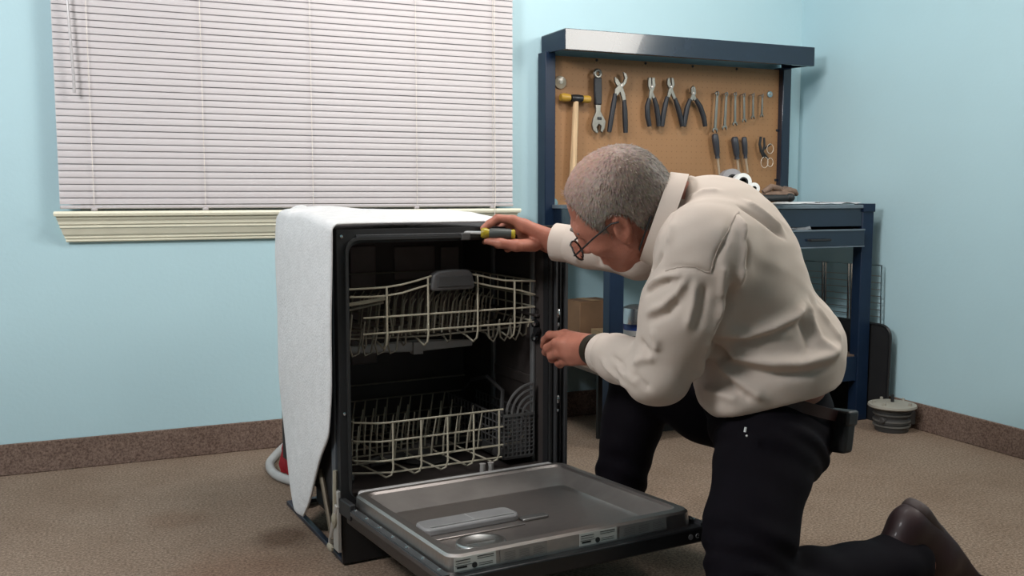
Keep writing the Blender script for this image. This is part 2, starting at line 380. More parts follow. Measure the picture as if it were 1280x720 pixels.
vs = [p_ for r_ in rows for p_ in r_]; fs = [(i*(NT+1)+j, i*(NT+1)+j+1, (i+1)*(NT+1)+j+1, (i+1)*(NT+1)+j) for i in range(len(rows)-1) for j in range(NT)]
m.add(vs, fs); bl = obj('insulation_blanket', m, WHITEF, DW, smooth=80)
so = bl.modifiers.new('thick', 'SOLIDIFY'); so.thickness = .008; so.offset = 0
sb = bl.modifiers.new('sub', 'SUBSURF'); sb.levels = 1; sb.render_levels = 1
m = MB()
vs = []
for i in range(9):
    for j in range(5): vs.append((.005+.10*i/8, .47+.02*j/4+.01*math.sin(i), Ht+.025+.03*math.sin(math.pi*i/8)*(.4+.6*j/4)))
m.add(vs, [(i*5+j, i*5+j+1, i*5+6+j, i*5+5+j) for i in range(8) for j in range(4)])
f_ = obj('felt_fold', m, WHITEF, bl, smooth=80); so = f_.modifiers.new('thick', 'SOLIDIFY'); so.thickness = .006
# ---- open door: own frame, x = width, y = towards the hinge, z = inner face
tilt = math.atan2(.035, .61)
L = .615
m = MB()
m.box(.0, W, -L, -.02, -.035, .0)
door = obj('door', m, BLACK, DW, loc=(0, -.03, .165), rot=(-tilt, 0, 0), bevel=.004)
m = MB(); m.box(-.003, .0, -L, -.02, -.006, .004); m.box(.0, .016, -L+.01, -.02, .0, .006); m.box(W-.016, W, -L+.01, -.02, 0, .006)
split_obj('edge_trim', m, mat('dark steel', (.10, .10, .105), .35, .6), door)
# stainless inner liner: raised rim around a sunk pan
def rrect(x0, x1, y0, y1, r, n=6): return rounded(x0, x1, y0, y1, r, n)
m = MB()
loops = [(rrect(.022, W-.022, -.592, -.005, .03), .0), (rrect(.024, W-.024, -.590, -.007, .03), .030), (rrect(.029, W-.029, -.585, -.012, .028), .035), (rrect(.046, W-.046, -.566, -.032, .026), .036), (rrect(.050, W-.052, -.562, -.040, .024), .031), (rrect(.062, W-.090, -.553, -.128, .022), .004), (rrect(.072, W-.10, -.545, -.14, .02), .0015)]
vs = []; n = len(loops[0][0])
for lp, z in loops: vs += [(p_[0], p_[1], z) for p_ in lp]
fs = [(k*n+i, k*n+(i+1) % n, (k+1)*n+(i+1) % n, (k+1)*n+i) for k in range(len(loops)-1) for i in range(n) if k != 4]
fs.append(tuple((len(loops)-1)*n+i for i in range(n)))
m.add(vs, fs); tray = obj('liner_tray', m, STEEL, door, smooth=30)
m = MB(); m.add(vs[4*n:6*n], [(i, (i+1) % n, n+(i+1) % n, n+i) for i in range(n)]); obj('liner_slope', m, mat('satin liner steel', (.34, .31, .29), .42, .75), door, smooth=30)
# sloped hinge apron of the liner
obj('hinge_apron', MB().box(.04, W-.05, -.015, .012, .012, .036), GREYP, door, bevel=.008)
# detergent dispenser
m = MB(); m.prism(rrect(.075, .315, -.355, -.275, .022), 'z', .002, .020)
disp = obj('detergent_dispenser', m, mat('mid grey dispenser plastic', (.24, .235, .235), .4), door, bevel=.005)
m = MB(); m.box(.09, .30, -.345, -.341, .020, .022); m.box(.20, .203, -.348, -.284, .020, .021)
obj('dispenser_ridge', m, mat('pale grey plastic', (.34, .335, .33), .4), door)
obj('dispenser_base', MB().box(.085, .31, -.385, -.355, .0015, .005), STEEL, door, bevel=.003)
obj('latch_plate', MB().prism(rrect(.315, .385, -.365, -.335, .006), 'z', .002, .008), mat('dull steel', (.30, .29, .28), .35, .8), door, bevel=.002)
m = MB(); m.lathe([(.056, .0015), (.055, .008), (.050, .011), (.043, .009), (.036, .004), (.0, .0025)], 40, (.160, -.455, 0)); m.box(.128, .192, -.457, -.453, .003, .007)
obj('rinse_aid_cup', m, mat('satin steel ring', (.62, .60, .58), .33, 1), door, smooth=60)
# stickers on the front wall of the liner
sticker = mat('pale sticker paper', (.60, .60, .56), .5, var=.03); ink = mat('black print', (.02, .02, .02), .6)
silv = mat('silver foil print', (.36, .35, .34), .4, .6)
for x0, x1, kind in ((.032, .125, 0), (.135, .245, 1), (.325, .42, 0), (.428, .555, 1)):
    m = MB(); yv = -.5925
    m.box(x0, x1, yv-.0008, yv, .004, .031)
    st = obj('sticker', m, sticker if kind == 0 else silv, door)
    m = MB(); wd_ = x1-x0
    def ln(a, b, z, h=.0016): m.box(x0+wd_*a, x0+wd_*b, yv-.0012, yv-.0008, z, z+h)
    if kind == 0:
        ln(.04, .38, .024); ln(.04, .38, .019, .001); ln(.06, .30, .009, .004); ln(.55, .95, .026); ln(.55, .95, .022, .001); ln(.58, .92, .012, .001); ln(.58, .92, .008, .001); ln(.02, .46, .0145, .0008)
        m.lathe([(0, 0), (.006, 0), (.006, .0006), (0, .0006)], 14, (x0+wd_*.48, yv-.0008, .011), M=Matrix.Rotation(R(90), 3, 'X'))
    else:
        for k in range(6): ln(.08+.02*(k % 2), .32, .008+.003*k, .0008); ln(.40, .62, .008+.003*k, .0008); ln(.70, .94-.03*(k % 3), .008+.003*k, .0008)
    obj('print', m, ink if kind == 0 else mat('grey print', (.16, .155, .15), .5), door)['kind'] = 'stuff'
m = MB()
for i in range(7): m.lathe([(0, 0), (.0045, 0), (.004, .002), (0, .0025)], 8, (.010, -.06-.085*i, .006)); m.lathe([(0, 0), (.0045, 0), (.004, .002), (0, .0025)], 8, (W-.010, -.06-.085*i, .006))
split_obj('screw', m, CHROME, door)
# round emblem and small mark printed at the right end of the door edge
m = MB(); m.lathe([(0, 0), (.0065, 0), (.0065, .0006), (0, .0006)], 18, (.605, -L, -.018), M=Matrix.Rotation(R(90), 3, 'X'))
m.tube([(.624+.0045*math.cos(a*.5), -L-.0006, -.018+.0045*math.sin(a*.5)) for a in range(1, 12)], .0010, 5)
m.box(.624, .629, -L-.0008, -L, -.0186, -.0174)
obj('emblem', m, mat('grey emblem print', (.17, .17, .175), .5), door)
m = MB(); m.box(-.004, .012, -.06, .03, -.02, .02); m.box(W-.012, W+.004, -.06, .03, -.02, .02); split_obj('hinge_arm', m, BLACKM, door, bevel=.003)

# ------------------------------------------------------------------ racks: same rotated frame as the dishwasher
def dw_thing(name, label, cat, x, y, z):
    M = Matrix.Translation((.557, 2.346, 0)) @ Matrix.Rotation(R(4.5), 4, 'Z')
    p_ = M @ Vector((x, y, z)); return thing(name, label, cat, p_, (0, 0, R(4.5)))
def arc(p0, p1, sag, n=8, ease=True):
    out = []
    for i in range(n+1):
        t = i/n; s = t*t*(3-2*t) if ease else t
        out.append((p0[0]+(p1[0]-p0[0])*t, p0[1]+(p1[1]-p0[1])*t, p0[2]+(p1[2]-p0[2])*s))
    return out
RW = .0026
# upper rack; local origin (0,0,.53)
UR = dw_thing('dish_rack', 'upper beige wire dish rack with a grey moulded handle in its front rail', 'dish rack', 0, 0, .53)
zb = -.53
def ur(name, pts, mt=BEIGEW, r=RW, closed=False): return obj(name, MB().tube([(x, y, z+zb) for x, y, z in pts], r, 6, closed=closed), mt, UR)
fy = .035; bk = .50
ur('top_rail', [(.04, fy+.06, .706), (.047, fy, .708), (.10, fy, .708), (.146, fy, .709), (.19, fy, .714), (.23, fy, .722), (.262, fy, .730), (.275, fy, .733)])
ur('top_rail', [(.39, fy, .733), (.41, fy, .730), (.45, fy, .720), (.49, fy, .712), (.53, fy, .709), (.588, fy, .706), (.593, fy+.03, .706), (.593, bk, .706)])
ur('second_rail', [(.042, fy+.05, .686), (.049, fy, .688), (.10, fy, .686), (.146, fy, .687), (.19, fy, .692), (.23, fy, .702), (.262, fy, .709), (.275, fy, .712)])
ur('second_rail', [(.39, fy, .712), (.41, fy, .708), (.45, fy, .698), (.49, fy, .691), (.54, fy, .682), (.588, fy, .668), (.592, fy+.03, .664), (.592, bk, .66)])
ur('middle_rail', [(.082, fy, .632), (.588, fy, .633), (.593, fy+.03, .633), (.593, bk, .633)])
ur('lower_rail', [(.081, fy, .590), (.588, fy, .591), (.593, fy+.03, .591), (.593, bk, .591)])
ur('left_rail', [(.047, fy, .655), (.042, .3, .655), (.042, bk, .655)], SHADEW); ur('left_rail', [(.045, fy, .60), (.042, .3, .60), (.042, bk, .60)], SHADEW)
ur('back_rail', [(.042, bk, .706), (.593, bk, .706)], SHADEW); ur('back_rail', [(.042, bk, .59), (.593, bk, .59)], SHADEW)
for x in (.146, .262, .408, .522):
    zt = .709 if x in (.146, .522) else .73
    ur('upright', [(x, fy-.003, zt), (x, fy-.003, .58), (x, fy+.004, .558), (x, fy+.025, .545), (x, fy+.07, .556), (x, .2, .566), (x, bk, .566)])
for i, x in enumerate((.09, .20, .33, .46, .565)):
    ur('floor_wire', [(x, fy+.004, .591), (x+.006, fy+.02, .556), (x+.012, fy+.05, .545), (x+.016, .12, .556), (x+.016, bk, .566)], SHADEW)
for y in (.10, .18, .26, .34, .42): ur('cross_wire', [(.045, y, .60), (.06, y, .57), (.30, y, .563), (.57, y, .57), (.592, y, .60)], SHADEW)
# side hoops
for i in range(9):
    y = .07+.05*i
    ur('side_wire', [(.593, y, .706), (.594, y, .60), (.585, y, .572)], BEIGEW, .0022)
    if i % 2 == 0: ur('side_wire', [(.042, y, .66), (.042, y, .59), (.05, y, .572)], SHADEW, .0022)
# cup loops at lower left and right
for i in range(4):
    x = .06+.035*i
    ur('cup_loop', [(x, .06, .64-.02*i), (x-.008, .06, .56), (x+.0, .062, .53), (x+.018, .065, .535), (x+.03, .07, .60)], SHADEW)
for i in range(3):
    x = .45+.035*i
    ur('cup_loop', [(x, .055, .60), (x+.004, .055, .552), (x+.018, .058, .540), (x+.032, .06, .56), (x+.045, .07, .60)], SHADEW)
ur('cup_shelf', [(.05, .06, .665), (.10, .05, .672), (.145, .045, .679)], BEIGEW, .005); ur('cup_shelf', [(.05, .07, .65), (.145, .055, .668)], SHADEW, .004)
TINEM = mat('shaded beige tine', (.37, .335, .26), .5, var=.1)  # beige toned down, the tub's inner shade is in the colour
def tine_row(root, proto, xs, y, z, lean):
    for x in xs: copy_of(proto, root, (x, y, z), (lean, R(random.uniform(-1.5, 1.5)), 0))
tu = obj('tine', MB().tube([(0, 0, 0), (0, 0, .085), (.008, 0, .10)], [.0027, .0025, .0019], 5), TINEM, UR, loc=(.20, .13, .565+zb), rot=(R(-8), R(-6), 0))
for (xs, y, h) in (([.20+.024*i for i in range(1, 13)], .13, 0), ([.16+.024*i for i in range(16)], .22, 0), ([.17+.026*i for i in range(15)], .31, 0), ([.17+.026*i for i in range(15)], .40, 0)):
    for x in xs: copy_of(tu, UR, (x, y, .565+zb), (R(-8), R(10+random.uniform(-1.5, 1.5)), 0))
tg = [c for c in UR.children if c.name.startswith('tine')]
for c in tg:
    if c.location.y > .2: c.data = tu.data
# grey handle
m = MB(); pr = [(.268, .698), (.273, .736), (.288, .745), (.33, .749), (.374, .747), (.388, .738), (.396, .702), (.390, .694), (.276, .693)]
m.prism([(x, z+zb) for x, z in pr], 'y', fy-.014, fy+.016)
hnd = obj('rack_handle', m, mat('slate grey plastic', (.085, .082, .082), .45), UR, bevel=.006)
m = MB(); m.prism([(.284, .704+zb), (.287, .732+zb), (.378, .732+zb), (.383, .704+zb)], 'y', fy-.017, fy-.013); obj('handle_face', m, mat('dark slate plastic', (.05, .05, .05), .5), hnd, bevel=.001)
# lower rack, origin z .20
LR = dw_thing('dish_rack', 'lower beige wire plate rack with rows of tines, left of the cutlery basket', 'dish rack', 0, 0, .20)
zl = -.20
def lr(name, pts, mt=BEIGEW, r=RW): return obj(name, MB().tube([(x, y, z+zl) for x, y, z in pts], r, 6), mt, LR)
ly = .035
for z, nm in ((.357, 'top_rail'), (.308, 'middle_rail'), (.256, 'lower_rail')):
    lr(nm, [(.05, ly+.05, z+.004), (.055, ly+.01, z+.003), (.115, ly-.012, z-.001), (.14, ly-.012, z-.002), (.485, ly-.004, z-.005)])
    lr('side_rail', [(.05, ly+.05, z+.004), (.048, .3, z+.004), (.048, .5, z+.004)], SHADEW); lr('back_rail', [(.048, .5, z+.004), (.59, .5, z+.004)], SHADEW)
for x in (.153, .233, .310, .388, .466):
    lr('upright', [(x, ly-.016, .352), (x, ly-.016, .232), (x-.004, ly-.012, .214), (x-.014, ly, .206), (x-.03, ly+.03, .214), (x-.06, ly+.10, .226), (x-.06, .5, .228)])
lr('floor_wire', [(.05, .06, .222), (.15, .03, .219), (.48, .03, .217)])
for y in (.10, .17, .24, .31, .38, .45): lr('floor_wire', [(.05, y, .26), (.065, y, .232), (.58, y, .232), (.59, y, .26)], SHADEW)
tl = obj('tine', MB().tube([(0, 0, 0), (0, -.004, .05), (.006, -.006, .105)], [.003, .0028, .002], 5), TINEM, LR, loc=(.08, .10, .232+zl))
for (x0, n_, y, dx) in ((.08, 11, .10, .036), (.098, 11, .19, .036), (.08, 11, .29, .036), (.098, 11, .40, .036)):
    for i in range(n_):
        if i == 0 and y == .10: continue
        copy_of(tl, LR, (x0+dx*i, y, .232+zl), (R(3), R(random.uniform(-3, 3)), 0))
m = MB()
for x in (.055, .585):
    for y in (.08, .44): m.lathe([(0, -.007), (.016, -.007), (.018, 0), (.016, .007), (0, .007)], 14, (x, y, .205+zl), M=Matrix.Rotation(R(90), 3, 'Y'))
split_obj('rack_wheel', m, DGREYP, LR)
m = MB()
for x in (.405, .43): m.lathe([(.006, 0), (.008, .004), (.007, .022), (.009, .026), (0, .028)], 12, (x, .0, .190+zl))
split_obj('rack_clip', m, mat('pearl grey plastic', (.45, .43, .41), .3), LR)
# cutlery basket
CB = dw_thing('cutlery_basket', 'dark grey plastic cutlery basket with a grid front and an arched end', 'basket', .488, .035, .205)
bw, bh, bd = .100, .125, .38
m = MB(); m.box(0, bw, 0, bd, 0, .006); m.box(0, .003, .0, bd, 0, .03); m.box(bw-.003, bw, 0, bd, 0, .03)
obj('basket_floor', m, DGREYP, CB)
grid = mat('grey plastic lattice', (.10, .097, .095), .5)
m = MB()
for i in range(8): x = i*(bw-.004)/7; m.box(x, x+.004, 0, .004, .006, bh)
for k in range(11): z = .006+k*(bh-.01)/10; m.box(0, bw, .0005, .0035, z, z+.003)
m.box(0, bw, -.002, .006, bh-.004, bh+.004)
obj('grid_panel', m, grid, CB)
m = MB()
for i in range(16): y = .02+i*(bd-.03)/15; m.box(0, .003, y, y+.003, .006, bh); m.box(bw-.003, bw, y, y+.003, .006, bh)
for k in range(6): z = .006+k*(bh-.01)/5; m.box(.0, .003, 0, bd, z, z+.003); m.box(bw-.003, bw, 0, bd, z, z+.003)
sp = obj('grid_panel', m, grid, CB); sp['kind'] = 'stuff'
m = MB()
for rr in (.085, .068, .05, .033):
    m.tube([(bw-.004-rr*math.cos(R(a)), .003, bh+rr*math.sin(R(a))) for a in range(0, 91, 9)], .004, 6)
m.tube([(bw-.004, .003, bh), (bw-.004, .003, bh+.088)], .004, 6)
obj('arched_end', m, grid, CB)
m = MB(); m.tube([(bw*.5-.045+.0, .02, bh), (bw*.5, .10, bh+.05), (bw*.5, .20, bh+.075), (bw*.5, .30, bh+.05), (bw*.5, .37, bh)], .006, 6)
obj('basket_handle', m, DGREYP, CB)
# ------------------------------------------------------------------ workbench with pegboard back
bx0, bx1, by0, by1, bt = 1.73, 2.978, 3.04, 3.575, .905
WB = thing('workbench', 'navy blue metal workbench with a pegboard back and a hood, in the room corner', 'workbench', ((bx0+bx1)/2, (by0+by1)/2, 0))
off = Vector(WB.location)
def wb(name, m, mt, **k):
    m.v = [tuple(Vector(v)-off) for v in m.v]; return obj(name, m, mt, WB, **k)
def wbs(parent, name, m, mt, **k):
    m.v = [tuple(Vector(v)-off) for v in m.v]; return obj(name, m, mt, parent, **k)
for (x, y) in ((bx0, by0), (bx1-.06, by0), (bx0, by1-.05), (bx1-.06, by1-.05)):
    wb('leg', MB().box(x, x+.06, y, y+.05, 0, bt-.016), NAVY, bevel=.003)
wb('worktop', MB().box(bx0-.002, bx1-.012, by0-.004, by1, bt-.016, bt), mat('grey steel worktop', (.16, .19, .22), .35, .3), bevel=.003)
wb('end_cap', MB().box(bx1-.062, bx1+.002, by0-.006, by0+.05, bt-.03, bt+.004), NAVY, bevel=.002)
wb('apron', MB().box(bx0+.06, bx1-.06, by0+.004, by0+.022, .816, bt-.016), NAVYD, bevel=.002)
wb('side_apron', MB().box(bx0+.005, bx0+.02, by0+.05, by1-.05, .73, bt-.016), NAVYD); wb('side_apron', MB().box(bx1-.02, bx1-.005, by0+.05, by1-.05, .73, bt-.016), NAVYD)
m = MB(); dx0, dx1 = 2.30, bx1-.066; dy = by0-.02
m.box(dx0, dx1, dy, dy+.016, .738, .802); m.box(dx0+.01, dx1-.01, dy+.016, by1-.1, .738, .745); m.box(dx0+.01, dx0+.02, dy+.016, by1-.1, .738, .80); m.box(dx1-.02, dx1-.01, dy+.016, by1-.1, .738, .80); m.box(dx0+.02, dx1-.02, by1-.11, by1-.1, .738, .80)
dr = wb('drawer', m, NAVYD, bevel=.002)
m = MB(); m.box(dx0, dx1, dy-.003, dy+.018, .800, .806); m.box(dx0, dx1, dy-.002, dy+.018, .733, .738)
wbs(dr, 'drawer_lip', m, mat('worn grey blue edge', (.15, .18, .21), .35, .3))
m = MB(); m.tube([(2.62, dy, .765), (2.62, dy-.016, .765), (2.72, dy-.016, .765), (2.72, dy, .765)], .005, 6); wbs(dr, 'handle', m, BLACKM)
m = MB(); m.box(bx1-.078, bx1-.066, by0-.012, by0, .775, .80); wb('drawer_slide', m, STEEL)
m = MB(); m.box(bx0+.02, bx1-.02, by0+.02, by1-.02, .262, .278); wb('lower_shelf', m, mat('brown hardboard', (.14, .095, .07), .7), bevel=.002)
m = MB(); m.box(bx0+.06, bx1-.06, by0+.006, by0+.02, .17, .272); wb('shelf_apron', m, NAVY, bevel=.002)
m = MB(); m.box(bx0+.05, bx1-.06, by0+.17, by0+.185, .0, .262); wb('dark_base_panel', m, BLACKM)  # black sheet added to darken the space under the shelf
# pegboard back
py = 3.545
for x in (1.70, 2.885): wb('post', MB().box(x-.004, x+.042, py-.03, by1+.01, .78 if x < 2 else bt, 1.515), NAVYD if x > 2 else NAVY, bevel=.003)
pm = bpy.data.materials.new('perforated tan hardboard'); pm.use_nodes = True; nt = pm.node_tree; b = nt.nodes['Principled BSDF']; b.inputs['Roughness'].default_value = .6
tc = nt.nodes.new('ShaderNodeTexCoord'); sep = nt.nodes.new('ShaderNodeSeparateXYZ'); nt.links.new(tc.outputs['Object'], sep.inputs[0])
def mth(op, a, b_=None, c_=None):
    n_ = nt.nodes.new('ShaderNodeMath'); n_.operation = op
    for i, v in enumerate((a, b_, c_)):
        if v is None: continue
        if isinstance(v, (int, float)): n_.inputs[i].default_value = v
        else: nt.links.new(v, n_.inputs[i])
    return n_.outputs[0]
fx = mth('SUBTRACT', mth('FRACT', mth('DIVIDE', sep.outputs[0], .0254)), .5); fz = mth('SUBTRACT', mth('FRACT', mth('DIVIDE', sep.outputs[2], .0254)), .5)
dist = mth('SQRT', mth('ADD', mth('MULTIPLY', fx, fx), mth('MULTIPLY', fz, fz)))
hole = mth('LESS_THAN', dist, .11)
nz = nt.nodes.new('ShaderNodeTexNoise'); nz.inputs['Scale'].default_value = 6; nt.links.new(tc.outputs['Object'], nz.inputs['Vector'])
rp = nt.nodes.new('ShaderNodeValToRGB'); rp.color_ramp.elements[0].color = (.30, .152, .064, 1); rp.color_ramp.elements[1].color = (.36, .187, .08, 1); nt.links.new(nz.outputs['Fac'], rp.inputs[0])
mx = nt.nodes.new('ShaderNodeMixRGB'); mx.inputs[2].default_value = (.245, .125, .052, 1); nt.links.new(hole, mx.inputs[0]); nt.links.new(rp.outputs[0], mx.inputs[1]); nt.links.new(mx.outputs[0], b.inputs['Base Color'])
peg = wb('pegboard', MB().box(1.735, 2.884, py, py+.008, .90, 1.505), pm)
m = MB()
for px_, pz_ in ((746, 69), (807, 73), (866, 76), (921, 81), (681, 152), (681, 222), (971, 163), (969, 225)):
    p_ = on_y(px_, pz_, py); m.lathe([(0, 0), (.006, 0), (.005, .003), (0, .004)], 10, (min(2.88, max(1.74, p_.x)), py, min(1.497, p_.z)), M=Matrix.Rotation(R(90), 3, 'X'))
m.v = [tuple(Vector(v)-off) for v in m.v]; split_obj('screw', m, BLACKM, peg)
# hood: open box whose front leans a little
hx0, hx1, hy0 = 1.712, 2.932, 3.375
m = MB(); m.prism([(hy0-.002, 1.585), (hy0-.002, 1.504), (hy0+.02, 1.504), (hy0+.012, 1.572), (by1+.012, 1.572), (by1+.012, 1.585)], 'x', hx0, hx1)
hood = wb('hood', m, NAVYD, bevel=.002)
for x in (hx0-.001, hx1-.011): wbs(hood, 'hood_end', MB().prism([(hy0+.001, 1.58), (hy0+.001, 1.506), (by1+.005, 1.514), (by1+.01, 1.58)], 'x', x, x+.012), NAVY)
m = MB(); m.tube([(hx0+.05, by1-.08, 1.548), (hx1-.05, by1-.08, 1.548)], .014, 10); wbs(hood, 'lamp_tube', m, mat('unlit milky tube', (.5, .5, .5), .4))
# ------------------------------------------------------------------ tools on the pegboard: local x right, y into the board, z up
TY = py
def tool(name, label, cat, px_, pz_, Y=TY-.026, group=None):
    p_ = on_y(px_, pz_, Y); t = thing(name, label, cat, p_, group=group); t['o'] = 0; del t['o']
    return t, (lambda a, b, y=Y: (lambda q: (q.x-p_.x, y-Y, q.z-p_.z))(on_y(a, b, Y)))
def hook(t, loc): return obj('peg_hook', MB().tube([(loc[0], .025, loc[2]+.004), (loc[0], -.004, loc[2]+.004), (loc[0], -.008, loc[2]+.010)], .0022, 6), STEEL, t)
LIGHTST = mat('bright tool steel', (.25, .24, .215), .45, 1)
# hammer
T, P = tool('hammer', 'wooden handled mallet hammer with yellow tips and a black head, hanging left on the pegboard', 'hammer', 719, 122, TY-.03)
a, b_ = P(720, 127), P(715, 245)
m = MB(); m.tube([a, tuple(Vector(a).lerp(Vector(b_), .15)), tuple(Vector(a).lerp(Vector(b_), .5)), b_], [.011, .0125, .013, .017], 10); obj('handle', m, WOODH, T)
RX = Matrix.Rotation(R(90), 3, 'Y')
obj('head', MB().lathe([(0, -.026), (.014, -.026), (.016, -.01), (.016, .01), (.014, .026), (0, .026)], 16, P(721, 123), M=RX), BLACK, T)
yel = mat('yellow plastic tip', (.42, .24, .03), .4)
obj('striking_tip', MB().lathe([(0, -.03), (.014, -.03), (.018, -.015), (.014, .012), (0, .012)], 16, P(709, 122), M=RX), yel, T)
obj('striking_tip', MB().lathe([(0, -.012), (.014, -.012), (.016, .014), (.013, .024), (0, .024)], 16, P(731, 124), M=RX), yel, T)
# adjustable wrench
T, P = tool('adjustable_wrench', 'adjustable wrench with a black sleeve hanging jaw down beside the hammer', 'wrench', 747, 91)
def plate(t, name, outline, mt, th=.008, P=None, bev=.0015, y=0):
    m = MB(); pts = [P(*o) for o in outline]; m.prism([(q[0], q[2]) for q in pts], 'y', y-th/2, y+th/2); return obj(name, m, mt, t, bevel=bev)
m = MB(); c = P(747, 92); m.tube([(c[0]+.014*math.cos(R(k)), 0, c[2]+.014*math.sin(R(k))) for k in range(0, 360, 20)], .007, 8, closed=True); obj('hanging_eye', m, LIGHTST, T)
plate(T, 'sleeve', [(742.5, 97), (751.5, 97), (751.8, 112), (751.5, 131), (743.5, 131), (742.5, 112)], GRIP, .016, P, .004)
plate(T, 'jaw', [(744, 131), (750.5, 131), (750, 139), (753, 145), (756.5, 152), (755, 161), (752, 166), (750, 164), (751, 158), (748, 155), (745, 159), (747, 165), (746, 167), (741, 163), (739.5, 156), (741, 148), (744.5, 140)], LIGHTST, .012, P)
m = MB(); c = P(748.5, 148); m.lathe([(0, -.008), (.006, -.008), (.006, .008), (0, .008)], 12, (c[0], -.006, c[2]), M=RX); obj('adjusting_screw', m, DGREYP, T)
hook(T, P(747, 90))
def pliers(label, P, T, jaw_l, jaw_r, grip_l, grip_r, rg=.0115, pivot=None):
    plate(T, 'jaw', jaw_l, LIGHTST, .010, P); plate(T, 'jaw', jaw_r, LIGHTST, .009, P, y=-.003)
    for g in (grip_l, grip_r): obj('grip', MB().tube([P(*q) for q in g], [rg*.75]+[rg]*(len(g)-2)+[rg*.85], 8, flat=1), GRIP, T, smooth=60)
    if pivot: c = P(*pivot); obj('pivot', MB().lathe([(0, 0), (.006, 0), (.005, .003), (0, .004)], 10, (c[0], -.006, c[2]), M=Matrix.Rotation(R(90), 3, 'X')), STEEL, T)
    hook(T, P(*pivot) if pivot else (0, 0, 0))
T, P = tool('slip_joint_pliers', 'long black handled tongue-and-groove pliers right of the adjustable wrench', 'pliers', 775, 103)
pliers('', P, T, [(768, 96), (772, 99), (777, 107), (781, 118), (782.5, 127), (778, 127), (775, 116), (771, 108), (768, 102)], [(778, 90), (782, 92), (783.5, 97), (782, 104), (777, 110), (773, 117), (770.5, 120), (767.5, 117), (768, 111), (772, 107), (778, 103), (780, 98)],
       [(769, 117), (767, 130), (764, 148), (761.5, 165)], [(780, 125), (781, 138), (781.5, 152), (782, 166)], pivot=(776, 107))
T, P = tool('combination_pliers', 'black handled straight nosed pliers, first of the three small pliers', 'pliers', 814, 104)
pliers('', P, T, [(810, 97), (813.5, 97), (813.8, 108), (816, 116), (819, 123), (815.5, 124), (812, 115), (809.5, 107)], [(814, 97), (817.5, 97), (818.5, 107), (815, 116), (813, 125), (810, 125), (811, 115), (814, 107)],
       [(811.5, 123), (809, 133), (809.5, 146), (812, 158)], [(817.5, 122), (820.5, 133), (822.5, 146), (823.5, 158)], pivot=(814, 109))
T, P = tool('combination_pliers', 'black handled slip joint pliers, middle of the three small pliers', 'pliers', 838, 105)
pliers('', P, T, [(834, 98), (836.5, 97), (837.5, 103), (841, 113), (845, 123), (841.5, 125), (837, 114), (833.5, 105)], [(838, 97), (841, 98), (842.5, 106), (839, 113), (836.5, 122), (833, 122), (835, 112), (839, 106)],
       [(834, 121), (831.5, 131), (829, 145), (827.5, 158)], [(843.5, 123), (847, 133), (850.5, 146), (853, 158)], pivot=(838, 109))
T, P = tool('diagonal_cutters', 'black handled wire cutters with widely bowed grips, nearest the small wrenches', 'pliers', 866, 114)
pliers('', P, T, [(863.5, 110), (865.8, 107), (867, 116), (870.5, 125), (867, 126), (863.5, 117)], [(866.3, 107), (868.5, 110), (869, 117), (865, 126), (861.5, 125), (864.5, 117)],
       [(862.5, 124), (859, 134), (856.5, 147), (855, 158)], [(869.5, 124), (875, 133), (879.5, 146), (881.5, 158)], pivot=(866, 117))
# combination wrenches
names = ['longest', 'second longest', 'third', 'fourth', 'fifth', 'shortest']
for i, (xa, ya, xb, yb) in enumerate([(896.5, 117, 893.5, 163), (908, 118, 905.5, 160), (919, 118, 918.5, 155), (930, 119, 930, 151), (941.5, 119, 941, 147), (953, 120, 952, 145)]):
    lab = [f'longest small steel wrench in the row, hanging furthest left', 'second longest steel wrench hanging in the row from the left', 'third steel wrench from the left in the graded row', 'fourth steel wrench from the left in the graded row', 'fifth steel wrench from the left in the graded row', 'shortest steel wrench at the right end of the graded row'][i]
    T, P = tool('combination_wrench', lab, 'wrench', xa, ya, group='steel wrenches hanging in a row')
    A, B = Vector(P(xa, ya)), Vector(P(xb, yb)); dvec = (B-A).normalized(); sd = Vector((dvec.z, 0, -dvec.x)); s = 1.0-.07*i; ww = .0068*s
    m = MB(); M3 = [(A+dvec*.008-sd*ww*.8), (A+dvec*.008+sd*ww*.8), (B-dvec*.012*s+sd*ww), (B-dvec*.012*s-sd*ww)]
    m.prism([(q.x, q.z) for q in M3], 'y', -.003, .003); obj('shank', m, LIGHTST, T, bevel=.001)
    m = MB(); m.tube([A+Vector((.0075*s*math.cos(R(k)), 0, .0075*s*math.sin(R(k)))) for k in range(0, 360, 30)], .0036*s, 6, closed=True); obj('box_end', m, LIGHTST, T)
    m = MB(); r_ = .0135*s; cut = [B+dvec*(r_*math.cos(R(k)))+sd*(r_*math.sin(R(k))) for k in range(35, 326, 20)]+[B+dvec*(-.002)-sd*r_*.42, B-dvec*.003+sd*r_*.42]
    m.prism([(q.x, q.z) for q in cut], 'y', -.004, .004); obj('open_end', m, LIGHTST, T, bevel=.001)
    hook(T, (A.x, 0, A.z))
